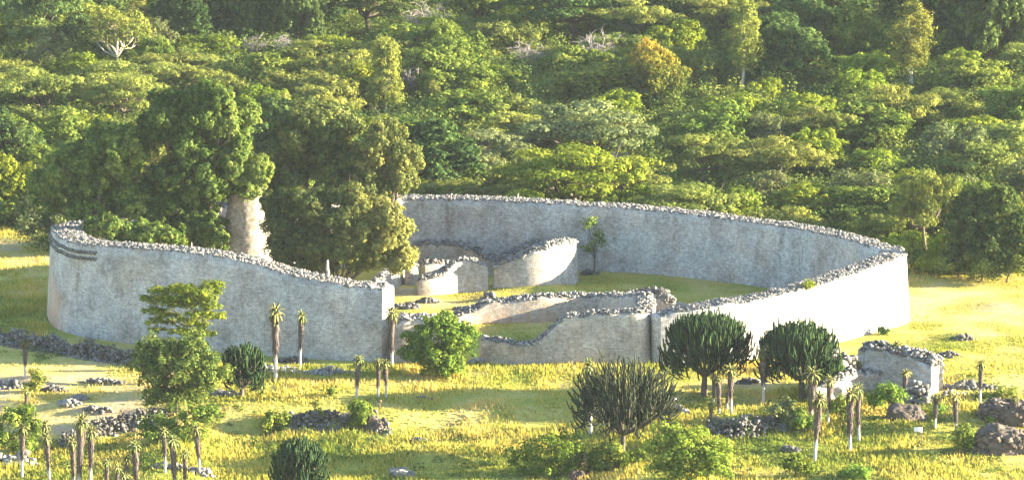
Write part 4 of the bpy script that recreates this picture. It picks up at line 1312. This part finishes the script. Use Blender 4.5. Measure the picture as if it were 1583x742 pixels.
# ------------------------------------------------------------------ foreground trees and shrubs
f1 = gp(272, 640); f1 = (f1.x, f1.y)
hero('large leafy light green tree standing in front of the shaded left wall', f1,
     px_lobes(f1, [(275, 565, 72, 55), (240, 560, 45, 45), (320, 570, 45, 45), (270, 610, 60, 35), (300, 530, 40, 28)], 520, 0.6, 1.2, 70, 3.6), FOL['leafy'], M_BARK, 0.26, (0.1, 0.1, 1.6), 521, per=20, size=0.28, fill=0.5)
f2 = gp(305, 585); f2 = (f2.x, f2.y)
def umbrella():
    rng = np.random.default_rng(530)
    L = []
    s = px_m(Vector((f2[0], f2[1], 6)))
    for (u, v, r) in [(330, 441, 1.2), (300, 445, 1.3), (275, 450, 1.1), (340, 450, 0.7), (318, 456, 1.2), (245, 455, 1.2), (265, 464, 1.3), (290, 468, 1.0), (232, 468, 1.0), (225, 462, 0.7), (250, 480, 1.0),
                      (240, 492, 0.9), (325, 472, 1.0), (335, 494, 0.9), (315, 500, 0.8), (260, 500, 0.9), (285, 490, 0.6), (322, 462, .9), (280, 456, 1.2), (312, 448, 1.2), (288, 444, 1.0), (262, 456, 1.2), (300, 462, 1.3), (275, 474, 1.2), (250, 468, 1.2), (238, 478, 1.0), (308, 480, 1.1), (330, 482, 0.9), (262, 488, 1.1), (300, 496, 1.1), (322, 510, .9), (280, 506, 1.1), (245, 506, .8), (300, 514, 1.1)]:
        L.append(((u - 791.5) / s - f2[0], rng.uniform(-2.0, 2.0), z_at(f2[1], v) - float(hgt(*f2)), r, r * 0.24))
    return L
hero('small umbrella shaped acacia with layered bright crown before the shaded left wall', f2, umbrella(), FOL['lime'], M_BARK, 0.14, (0.2, 0, 3.4), 531, per=48, size=0.24, up=1.3, rnd=0.7, clus=0.32, n_limb=14, twigs=0)
f3 = gp(678, 580); f3 = (f3.x, f3.y)
hero('round dense green bush beside the passage below the broken inner walls', f3,
     px_lobes(f3, [(680, 520, 52, 40), (650, 535, 36, 34), (710, 530, 34, 34), (675, 555, 55, 22)], 540, 0.5, 1.0, 56, 3.0), FOL['bush'], M_BARK, 0.14, (0, 0, 0.8), 541, per=26, size=0.28, cat='bush', name='bush')

def bush(label, u, vb, spec, mat, seed, per=22, size=0.28, rr=(0.35, 0.75), n=22):
    p = gp(u, vb)
    f = (p.x, p.y)
    hero(label, f, px_lobes(f, spec, seed, rr[0], rr[1], n, 2.2), mat, M_BARK, 0.08, (0, 0, 0.4), seed, per=per, size=size, cat='bush', name='bush', n_limb=6, twigs=1)
bush('dark green spreading bush at the foot of the large leafy tree', 275, 678, [(245, 660, 40, 20), (300, 650, 36, 26), (275, 668, 55, 14), (325, 640, 16, 14)], FOL['mid'], 550, n=34)
bush('yellowish feathery bush in the bottom middle left of the sparse candelabra tree', 850, 735, [(860, 690, 45, 28), (810, 700, 38, 26), (850, 720, 60, 22), (890, 705, 24, 26)], FOL['bush'], 551, per=15, n=34)
bush('large bright green bush at the bottom in front of the sparse candelabra tree', 1065, 750, [(1060, 690, 60, 32), (1030, 680, 35, 30), (1105, 705, 38, 30), (1070, 725, 70, 26)], FOL['bush'], 552, n=48, rr=(0.5, 0.95))
bush('dark low bush between the two bright bushes at the bottom', 950, 722, [(940, 700, 38, 20), (970, 712, 34, 16), (920, 716, 26, 14)], FOL['mid'], 553, n=24)
bush('leafy green bush at the left edge below the lone tall aloe', 20, 700, [(15, 655, 38, 28), (40, 645, 22, 22), (25, 685, 36, 18), (52, 668, 14, 22)], FOL['mid'], 554, n=34)
bush('small yellow green bush under the lone tall aloe on the left', 54, 607, [(56, 585, 15, 17), (48, 597, 18, 10)], FOL['yellow'], 555, n=16, rr=(.3, .55))
bush('bright leafy shrub growing on the meadow terrace wall', 558, 664, [(555, 632, 20, 16), (560, 648, 22, 14)], FOL['bush'], 556, n=18)
bush('small pale sapling on the meadow terrace wall left of the leafy shrub', 490, 650, [(488, 628, 8, 9), (493, 640, 6, 8)], FOL['yellow'], 557, n=8, rr=(.25, .45))
bush('low dark bush at the shaded left end of the meadow terrace', 425, 668, [(420, 650, 28, 14), (440, 655, 20, 12)], FOL['mid'], 558, n=16)
bush('yellow green shrub tuft on the sloping ruined wall', 1418, 588, [(1415, 572, 14, 14), (1405, 582, 12, 12)], FOL['bush'], 559, n=10, rr=(.3, .5))
bush('pale green shrub between low sunlit wall and sloping ruined wall', 1375, 640, [(1375, 605, 22, 18), (1360, 618, 22, 14), (1392, 618, 16, 14)], FOL['bush'], 560, n=20)
bush('bright green shrub crown behind the aloes beside the round candelabra tree', 1290, 605, [(1290, 574, 22, 10), (1275, 582, 16, 10)], FOL['bush'], 561, n=14)
bush('dark green shrub in front of the low sunlit wall fragment', 1300, 650, [(1300, 626, 18, 16), (1315, 632, 14, 12)], FOL['mid'], 562, n=14)
bush('grey green scrub beside the rubble terrace below the dense candelabra tree', 1205, 660, [(1205, 630, 26, 18), (1222, 640, 24, 14)], FOL['grey'], 563, n=20)
bush('green scrub patch under the round candelabra tree among aloes', 1245, 668, [(1240, 650, 24, 14), (1225, 655, 20, 10), (1262, 652, 16, 12)], FOL['mid'], 564, n=18)
bush('pale feathery shrub in the grass below the dark rock patch', 1230, 735, [(1225, 715, 24, 14), (1245, 722, 18, 12)], FOL['bush'], 565, n=16, per=15)
bush('low green bush at the bottom right of the dark rock patch', 1330, 740, [(1325, 730, 34, 10)], FOL['bush'], 566, n=12)
bush('green bush at the foot of the lower brown rock mass', 1492, 700, [(1492, 675, 14, 18), (1500, 688, 12, 10)], FOL['mid'], 567, n=12)
bush('small lime tuft on top of the lower brown rock mass', 1535, 652, [(1535, 646, 9, 6)], FOL['bush'], 568, n=6, rr=(.25, .4))
bush('pale scrub strip on the rubble bank behind the right hand aloes', 1560, 618, [(1555, 606, 26, 8), (1530, 612, 16, 7)], FOL['yellow'], 569, n=12, rr=(.25, .5))
bush('small dark thorn bush on the grass before the bright wall end', 1366, 517, [(1366, 511, 6, 5), (1370, 514, 4, 3)], FOL['dark'], 570, n=6, rr=(.2, .35))
bush('low yellow green growth at the right foot of the round green bush', 690, 582, [(700, 570, 26, 10), (670, 575, 20, 7)], FOL['bush'], 571, n=12, rr=(.3, .5))
bush('tiny green sapling in the meadow under the pair of aloes', 510, 612, [(511, 606, 4, 7)], FOL['mid'], 572, n=5, rr=(.2, .35))
bush('pale green scrub by the sign in the right foreground grass', 1450, 640, [(1452, 632, 18, 7)], FOL['bush'], 573, n=8, rr=(.3, .5))
# plants rooted in walls
def wall_tuft():
    i = int(np.argmin(np.abs(OWP['C'][:, 0] - 29.5) + 5 * np.maximum(0, OWP['C'][:, 1] - 440)))
    x, y = OWP['C'][i, :2] + OWP['nr'][i] * 0.6
    z = OWP['top'][i]
    e = empty('bush', (x, y, z - 0.1))
    rg = np.random.default_rng(5)
    L = [((rg.uniform(-.5, .5), rg.uniform(-.3, .3), 0.35 + rg.uniform(-.25, .3)), (.32, .32, .28)) for _ in range(8)]
    link('crown', crown_mesh('crown', L, 30, 0.2, FOL['lime'], 580), e)
    link('trunk', trunk_mesh('trunk', (0, 0, .2), [l[0] for l in L[:4]], 0.03, M_BARK, 3), e)
    tag(e, 'small green plant growing on the crest of the bright right wall', 'plant', None, 'thing')
wall_tuft()

# ------------------------------------------------------------------ candelabra trees
def candelabra(label, u, vb, cu, cv, ru, rv_up, rv_dn, n, seed, mat, r_stem=0.13, forks=9, slen=(1.2, 2.4), trunk_r=0.35, fork_px=None, jitter=0.12, curve=0.5, dense=True, bark=None):
    """trunk, arching limbs, and upright finger stems that end on a dome"""
    rng = np.random.default_rng(seed)
    p = gp(u, vb)
    e = empty('candelabra_tree', p)
    s = px_m(p)
    cx = (cu - 791.5) / s - p.x
    cz = z_at(p.y, cv) - p.z
    R, up, dn = ru / s, rv_up / s, rv_dn / s
    fz = cz - dn * 0.9 if fork_px is None else z_at(p.y, fork_px) - p.z
    mb, cb = MB(), MB()
    fk = np.array([cx * 0.25, 0, fz])
    tube(mb, [(0, 0, -0.4), (cx * .08, 0, fz * .4), fk], [trunk_r * 1.3, trunk_r, trunk_r * .85], 8, 0.5, False)
    ends = []
    per_t = 7
    nt = max(8, n // per_t)
    thz = rng.normal(0, 0.07 * up, nt)
    for k in range(n):
        j = k % nt
        a = j * 2.39996
        f = math.sqrt((j + 0.5) / nt) * 0.97
        x, y = R * f * math.cos(a) + rng.normal(0, 0.055 * R), R * f * math.sin(a) + rng.normal(0, 0.055 * R)
        a = math.atan2(y, x); f = min(1.06, math.hypot(x, y) / R)
        a0 = math.atan2(y, x)
        shell = 1.0 if rng.uniform() < 0.72 else rng.uniform(0.55, 0.9)
        dome = math.sqrt(max(0.0, 1 - min(f, 0.999) ** 2))
        edge = f > 0.80 and rng.uniform() < 0.55
        zt = cz + thz[j] + (up * dome * shell if not edge else -dn * rng.uniform(0.0, 0.62)) + rng.normal(0, jitter * 0.6 * up)
        out = np.array([math.cos(a0), math.sin(a0), 0])
        L = rng.uniform(*slen) * 0.62
        dirv = np.array([0, 0, 1.0]) * 0.9 + out * 0.55 * f * curve * 1.4 + rng.normal(0, 0.16, 3)
        dirv /= np.linalg.norm(dirv)
        tip = np.array([cx + x, y, zt])
        bot = tip - dirv * L
        bot[2] = max(bot[2], 0.3)
        ends.append((bot, a0, f))
        inn = bot - out * 0.32 * L * (0.3 + f) - np.array([0, 0, 0.20 * L])
        w = rng.uniform(.75, 1.25) * r_stem
        mid = (bot + tip) / 2 + out * 0.07 * L
        tube(cb, [inn, bot, mid, tip], [w * .75, w, w * 1.05, w * 0.7], 5, float(np.clip(rng.normal(0.5, 0.25), 0, 1)))
    for k in range(forks):
        a = k * 6.283 / forks + rng.uniform(-.25, .25)
        Rr = R * rng.uniform(0.55, 0.82)
        m = np.array([cx + Rr * 0.45 * math.cos(a), Rr * 0.45 * math.sin(a), fz + (cz - fz) * 0.35])
        en = np.array([cx + Rr * math.cos(a), Rr * math.sin(a), cz + 0.1 * up])
        q = np.array([fk, fk * .55 + m * .45 + [0, 0, -.05], m, m * .45 + en * .55 + np.array([math.cos(a), math.sin(a), 0]) * 0.08 * R, en])
        tube(mb, q, np.linspace(trunk_r * .55, r_stem, 5), 6)
        own = [b for b in ends if abs((b[1] - a + math.pi) % (2 * math.pi) - math.pi) < math.pi / forks * 1.1]
        for (b, aa, f) in own[::1 if not dense else 2]:
            src = q[2] if f < 0.6 else q[3]
            w = branch_path(src, b, rng, -0.12, 4)
            tube(cb, w, np.linspace(r_stem * 0.9, r_stem * .7, 4), 4, 0.35, False)
    link('trunk', mb.mesh('trunk', bark or M_BARK, True), e)
    link('crown', cb.mesh('crown', FOL[mat], False), e)
    return tag(e, label, 'tree', None, 'thing')
candelabra('large dense dark candelabra tree with umbrella crown before the bright right wall', 1088, 612, 1092, 530, 72, 44, 38, 900, 601, 'spurge', 0.075, 14, (1.2, 2.6), 0.30, 582)
candelabra('second dense candelabra tree with round dark crown, right of the larger one', 1240, 616, 1234, 546, 68, 46, 38, 820, 602, 'spurge', 0.075, 13, (1.3, 2.4), 0.30, 588)
candelabra('candelabra tree with bare forked grey trunk before the shaded left wall', 373, 612, 378, 566, 38, 34, 26, 240, 603, 'spurge', 0.08, 8, (1.2, 2.2), 0.22, 600)
candelabra('low dense candelabra bush cut by the bottom edge of the photo', 470, 768, 464, 722, 48, 40, 36, 420, 604, 'spurge', 0.075, 10, (1.2, 2.2), 0.22, 752)
candelabra('sparse open candelabra tree with thin dull stems and gaps in its crown', 962, 704, 968, 622, 94, 54, 56, 460, 605, 'spurge_dull', 0.065, 18, (0.9, 2.0), 0.22, 672, jitter=0.34, curve=0.8, dense=False, bark=M_BARK)

# ------------------------------------------------------------------ aloes
def aloe_meshes(seed, Ht=5.0, skirt=0.55):
    """pale bare foot, thick skirt of dead leaves, rosette of arching leaves"""
    rng = np.random.default_rng(seed)
    mb = MB()
    bend = rng.normal(0, .10, 2)
    ax = lambda z: np.array([bend[0] * (z / Ht) ** 2 * 2, bend[1] * (z / Ht) ** 2 * 2, z])
    zs = np.linspace(-0.3, Ht - 0.4, 9)
    tube(mb, [ax(z) for z in zs], np.linspace(0.15, 0.11, 9), 7)
    tr = mb.mesh('trunk', M_ALOESTEM, True)
    sb = MB()
    z0, z1 = Ht * (1 - skirt) - 0.35, Ht - 0.45
    zs = np.linspace(z0, z1, 8)
    rr = np.interp(np.linspace(0, 1, 8), [0, .12, .6, 1], [0.13, 0.19, 0.27, 0.29])
    tube(sb, [ax(z) for z in zs], rr, 9, 0.4)
    n = 190
    P, T_ = [], []
    for k in range(n):
        f = rng.uniform(0, 1)
        z = z0 + f * (z1 - z0)
        a = rng.uniform(0, 6.28)
        r0 = np.interp(f, [0, .12, .6, 1], [0.13, 0.19, 0.27, 0.29])
        o = np.array([math.cos(a), math.sin(a), 0]); t = np.array([-math.sin(a), math.cos(a), 0])
        c = ax(z) + o * r0 * 0.95
        L = rng.uniform(.3, .65); w = rng.uniform(.03, .06)
        tip = c + o * rng.uniform(.03, .16) - np.array([0, 0, L])
        sb.add([c - t * w, c + t * w, tip + o * .02], [[0, 1, 2]], float(np.clip(rng.normal(.35 + .25 * f, .2), 0, 1)))
    sk = sb.mesh('dead_leaf_skirt', M_SKIRT)
    lb = MB()
    c0 = ax(Ht - 0.45)
    nl = 34
    for k in range(nl):
        a = k * 2.39996
        el = np.interp(k / nl, [0, 1], [-0.25, 1.35]) + rng.normal(0, .08)
        L = rng.uniform(.95, 1.3) * (1 - 0.25 * (k / nl))
        o = np.array([math.cos(a), math.sin(a), 0]); t = np.array([-math.sin(a), math.cos(a), 0])
        pts = []
        for q in np.linspace(0, 1, 5):
            ang = el - 0.9 * q * q * (1.3 - k / nl)
            pts.append(q)
        cur = c0.copy(); path = [cur.copy()]
        for q in np.linspace(0, 1, 5)[1:]:
            ang = el + 0.35 - 1.9 * q * (1.15 - 0.6 * k / nl)
            cur = cur + (o * math.cos(ang) + np.array([0, 0, 1]) * math.sin(ang)) * L / 4
            path.append(cur.copy())
        path = np.array(path)
        wv = np.array([.10, .125, .105, .07, .012])
        top = np.array([0, 0, 0.03])
        V = np.concatenate([path - t * wv[:, None], path + t * wv[:, None], path - top - o * 0.01])
        f = []
        for i in range(4):
            f += [[i, i + 1, 5 + i + 1, 5 + i], [5 + i, 5 + i + 1, 10 + i + 1, 10 + i], [10 + i, 10 + i + 1, i + 1, i]]
        lb.add(V, f, float(np.clip(rng.normal(.5 + .2 * (el > .9), .2), 0, 1)))
    lf = lb.mesh('leaf_rosette', FOL['aloe'])
    return tr, sk, lf
ALOE = [aloe_meshes(700 + k, 5.0, sk) for k, sk in enumerate((0.45, 0.55, 0.62, 0.72, 0.85))]

def aloe(label, u, vt, vb, var=None, lean=0.0, w=1.0):
    """rosette top at row vt, foot at (u, vb)"""
    p = gp(u, vb)
    h = z_at(p.y, vt) - p.z + 0.1
    k = var if var is not None else random.randrange(4)
    tr, sk, lf = ALOE[k]
    e = empty('aloe_tree', p, random.uniform(0, 6.28))
    s = h / 5.0
    sx = min(1.15, max(0.72, s ** 0.5)) * w * random.uniform(0.78, 1.04)
    e.scale = (sx, sx, s)
    e.rotation_euler = (random.gauss(0, .025), lean + random.gauss(0, .03), e.rotation_euler.z)
    link('trunk', tr, e); link('dead_leaf_skirt', sk, e); link('leaf_rosette', lf, e)
    return tag(e, label, 'aloe', 'tree aloes on the near slope', 'thing')
aloe('tall aloe standing alone on the far left before the dark rubble wall', 39, 528, 584, 1)
aloe('short aloe rising from the leafy bush on the left edge', 39, 604, 642, 3)
aloe('aloe with brown stem before the leafy bush in the bottom left', 34, 657, 738, 1)
aloe('aloe just behind another rosette, left of the dark terrace at lower left', 74, 654, 735, 1)
aloe('shorter aloe standing in front of the twin rosettes at lower left', 77, 672, 745, 2)
aloe('leftmost and shortest of three clustered aloes before the dark terrace', 115, 678, 762, 2)
aloe('tallest of three clustered aloes before the dark terrace at lower left', 122, 642, 770, 2)
aloe('rightmost of three clustered aloes before the dark terrace at lower left', 140, 662, 756, 1)
aloe('leftmost of the short aloe group on the bottom edge, lower left', 165, 712, 765, 3)
aloe('lowest aloe of the short group on the bottom edge, lower left', 181, 720, 775, 3)
aloe('back aloe of the short group on the bottom edge, lower left', 196, 707, 762, 3)
aloe('small front aloe of the short group on the bottom edge, lower left', 192, 732, 782, 3)
aloe('sturdy aloe alone in tall grass right of the short bottom group', 211, 684, 758, 3)
aloe('thin aloe behind the leaning pair below the large leafy tree', 255, 664, 730, 1)
aloe('stout aloe left of the leaning pair below the large leafy tree', 270, 676, 756, 3)
aloe('short aloe right of the leaning pair at the bottom edge', 285, 696, 760, 2)
aloe('thin aloe with bare pale foot right of the bush under the leafy tree', 309, 660, 734, 1)
aloe('very tall aloe with long white foot before the shaded wall, left one', 426, 475, 589, 1, w=1.05)
aloe('very tall aloe before the shaded wall, right one with paler foot', 464, 485, 569, 1, w=1.05)
aloe('aloe at the lit end of the shaded outer wall by the passage', 606, 479, 568, 2)
aloe('single aloe in the sunny meadow below the passage', 551, 552, 615, 2)
aloe('left one of the close aloe pair in the sunny meadow', 585, 557, 615, 2)
aloe('right one of the close aloe pair in the sunny meadow', 597, 558, 614, 1, lean=0.08)
aloe('aloe with white foot hidden behind the sparse candelabra tree', 913, 558, 672, 1)
aloe('dark aloe left in the tight trio below the dense candelabra tree', 1103, 578, 624, 3)
aloe('middle aloe of the tight trio below the dense candelabra tree', 1112, 580, 642, 3)
aloe('tall slim aloe right of the trio below the dense candelabra tree', 1131, 568, 641, 1)
aloe('small aloe behind the slim one below the dense candelabra tree', 1124, 594, 634, 2)
aloe('short dark aloe at the edge of the rubble terrace wall', 1099, 623, 660, 3)
aloe('slim aloe with pale foot between the two dense candelabra trees', 1180, 540, 624, 1)
aloe('leafy aloe at the left of the group under the round candelabra tree', 1253, 571, 668, 1, w=1.1)
aloe('tall front aloe of the group under the round candelabra tree', 1259, 610, 715, 1)
aloe('aloe before the low sunlit wall fragment with green rosette', 1280, 584, 654, 1, w=1.1)
aloe('aloe rising behind the low sunlit wall fragment', 1326, 560, 602, 3)
aloe('thick front aloe of the crossing pair at lower right', 1314, 602, 700, 2, w=1.15)
aloe('leaning back aloe of the crossing pair at lower right', 1328, 597, 682, 2, lean=0.06, w=1.1)
aloe('tall aloe with brown skirt before the sloping ruined wall', 1384, 530, 597, 2, w=1.1)
aloe('short aloe right of the tall one before the sloping ruined wall', 1398, 573, 620, 3)
aloe('left one of two aloes in the shaded grass beside the sign', 1446, 610, 662, 2)
aloe('right one of two aloes in the shaded grass beside the sign', 1478, 611, 670, 2)
aloe('lone aloe on the rubble bank of the right pasture', 1515, 559, 624, 1)
aloe('aloe in front of the rock outcrop at the right edge', 1570, 613, 660, 3)

# ------------------------------------------------------------------ small things
def box(mb, c, s, t=0.5):
    mb.add(CUBE * (np.array(s) / 2) + np.array(c), CF, t)
def sign():
    p = gp(1419, 690)
    e = empty('sign', p)
    a = MB(); box(a, (0, 0, 1.55), (0.75, 0.05, 0.42)); link('board', a.mesh('board', M_SIGN), e)
    for sx in (-.33, .33):
        b = MB(); box(b, (sx, 0.055, 0.85), (0.06, 0.05, 1.9)); link('post', b.mesh('post', M_POST), e)
    tag(e, 'small blank white board on two thin posts in the right foreground grass', 'sign', None, 'thing')
    p = gp(587, 632)
    e = empty('marker_post', p)
    b = MB(); box(b, (0, 0, 0.3), (0.10, 0.10, 0.75)); link('post', b.mesh('post', M_POST), e)
    c = MB(); box(c, (0, -0.01, 0.75), (0.42, 0.16, 0.2), 0.1); link('plate', c.mesh('plate', M_POST), e)
    tag(e, 'little dark plaque on a stub post below the close aloe pair', 'marker', None, 'thing')
sign()

def slab(label, u, vt, hm, w, z_base, y, seed, name='standing_stone'):
    """an upright slab of stone with a rough outline"""
    rng = np.random.default_rng(seed)
    d = y * math.cos(PITCH) + (H - z_base - hm) * math.sin(PITCH)
    x = (u - 791.5) / F * d
    mb = MB()
    zs = np.linspace(-0.2, hm, 6)
    tube(mb, [(rng.normal(0, .03), rng.normal(0, .03), z) for z in zs], w / 2 * np.array([1.1, 1.05, 1, .95, .85, .6]), 6, 0.9)
    o = link(name, mb.mesh(name, M_STONE), None, (x, y, z_base))
    return tag(o, label, 'stone', None, 'thing')
def crest(u_t):
    """a point on the crest of the outer wall's front, seen at column u"""
    best = None
    for i in range(len(OWP['C'])):
        if OWP['C'][i, 1] > 445: continue
        q = OWP['C'][i, :2] + OWP['nr'][i] * OWP['th'][i] * 0.6
        uu = proj((q[0], q[1], OWP['top'][i]))[0]
        if best is None or abs(uu - u_t) < best[0]: best = (abs(uu - u_t), q[1], OWP['top'][i])
    return best[1], best[2]
yy, zz = crest(296)
slab('tiny white marker stone standing on the crest of the shaded left wall', 296, 383, 0.75, 0.16, zz, yy, 1)
yy, zz = crest(506)
slab('white upright stone on the shaded wall crest under the sun gilded tree', 506, 395, 1.8, 0.36, zz - 0.1, yy + 0.6, 2)
i = int(np.argmin(np.abs(OWP['C'][:, 0] - 0.7) + 5 * np.maximum(0, 455 - OWP['C'][:, 1])))
slab('tiny white marker stone standing on the crest of the far back wall', 801, 301, 0.6, 0.2, OWP['top'][i], OWP['C'][i, 1] - 1.2, 3)
yy, zz = crest(128)
i = int(np.argmin(np.abs(OWP['C'][:, 0] + 44.0) + 5 * np.maximum(0, 443 - OWP['C'][:, 1])))
heap('pale broken stub of stones on the rim at the left end of the wall', 128, 487, 20, 2.6, 0.6, 46, (0.3, 0.7), 50, 0.5, 1.0, z0=7.2)

# ------------------------------------------------------------------ grass (nobody could count it)
def grass():
    rng = np.random.default_rng(55)
    def field(n, ulo, uhi, vlo, vhi, hlo, hhi):
        u = rng.uniform(ulo, uhi, n); v = vlo + (vhi - vlo) * rng.uniform(0, 1, n)
        b = (371 - v) / F
        dy = math.cos(PITCH) + b * math.sin(PITCH); dz = -math.sin(PITCH) + b * math.cos(PITCH)
        t = (0 - H) / dz
        x = (u - 791.5) / F * t; y = dy * t
        return x, y, rng.uniform(hlo, hhi, n)
    parts = [field(170000, -60, 1650, 563, 790, 0.16, 0.55), field(14000, -60, 74, 352, 520, 0.2, 0.6), field(30000, 1405, 1650, 410, 563, 0.08, 0.24),
             field(9000, 640, 880, 445, 480, 0.06, 0.2), field(16000, 890, 1240, 422, 475, 0.05, 0.16), field(3000, 720, 880, 500, 528, 0.05, 0.16)]
    x = np.concatenate([p[0] for p in parts]); y = np.concatenate([p[1] for p in parts]); h = np.concatenate([p[2] for p in parts])
    tf = turf_of(x, y)
    keep = rng.uniform(0, 1, len(x)) < np.clip((tf - 0.28) * 3.0, 0.06, 1) * np.clip(0.85 + 1.1 * wobble(x * 2.6 + 31, y * 2.6), 0.12, 1)
    x, y, h, tf = x[keep], y[keep], h[keep], tf[keep]
    pn = wobble(x * 3.1 + 11, y * 3.1) ; pn2 = wobble(x * 1.4 + 5, y * 1.4 + 9)
    h = h * np.clip(0.75 + 0.8 * pn, 0.3, 1.6) * np.clip(tf / 0.6, 0.4, 1.2)
    z = hgt(x, y)
    n = len(x)
    a = rng.uniform(0, 6.28, n); w = rng.uniform(0.05, 0.13, n)
    lx, ly = rng.normal(-.12, .22, n) * h, rng.normal(0, .22, n) * h
    V = np.zeros((n, 3, 3))
    V[:, 0] = np.stack([x - np.cos(a) * w, y - np.sin(a) * w, z - .03], -1)
    V[:, 1] = np.stack([x + np.cos(a) * w, y + np.sin(a) * w, z - .03], -1)
    V[:, 2] = np.stack([x + lx, y + ly, z + h], -1)
    bx, by = flat_xy(500, 592)
    t = 0.42 + (0.62 - tf) * 1.1 + 0.55 * pn2 + 0.15 * pn + rng.normal(0, .16, n) + 0.45 * np.exp(-((x - bx) / 6) ** 2 - ((y - by) / 2.0) ** 2)
    t = np.repeat(np.clip(t, 0, 1), 3)
    f = np.arange(n * 3).reshape(-1, 3)
    o = link('grass', np_mesh('grass', V.reshape(-1, 3), f, np.full(n, 3), t, None, FOL['grass']))
    tag(o, 'long yellow green grass covering the slope and pastures round the ruin', 'grass', None, 'stuff')
grass()


def weeds():
    """rank green weeds round the terraces and rubble of the near slope"""
    rng = np.random.default_rng(63)
    us, vs_ = [], []
    for (u0, v0, su, sv, n) in [(60, 700, 60, 22, 60), (180, 690, 70, 16, 60), (260, 690, 50, 14, 40), (500, 668, 80, 9, 70), (420, 672, 40, 12, 40), (600, 690, 40, 12, 20),
                                (860, 700, 60, 18, 50), (1150, 690, 60, 20, 70), (1250, 690, 60, 24, 70), (1350, 630, 50, 14, 50), (1440, 650, 60, 14, 40), (1480, 690, 50, 16, 40),
                                (1200, 640, 40, 10, 40), (1530, 615, 40, 6, 30), (700, 660, 90, 10, 30), (340, 640, 30, 12, 30), (130, 545, 70, 6, 30), (1060, 620, 30, 10, 20)]:
        us.append(rng.normal(u0, su, n)); vs_.append(rng.normal(v0, sv, n))
    u = np.concatenate(us); v = np.clip(np.concatenate(vs_), 530, 760)
    pts = np.array([flat_xy(a, b) for a, b in zip(u, v)])
    x, y = pts[:, 0], pts[:, 1]
    V, f, t = domes(x, y, hgt(x, y) - 0.05, rng, (0.25, 0.95), (0.25, 0.85), 70, (0.14, 0.3), 0.2)
    o = link('weeds', np_mesh('weeds', V, f, np.full(len(f), 4), t, None, FOL['under']))
    tag(o, 'rank green weeds growing round the rubble of the near slope', 'weeds', None, 'stuff')
weeds()
haze()
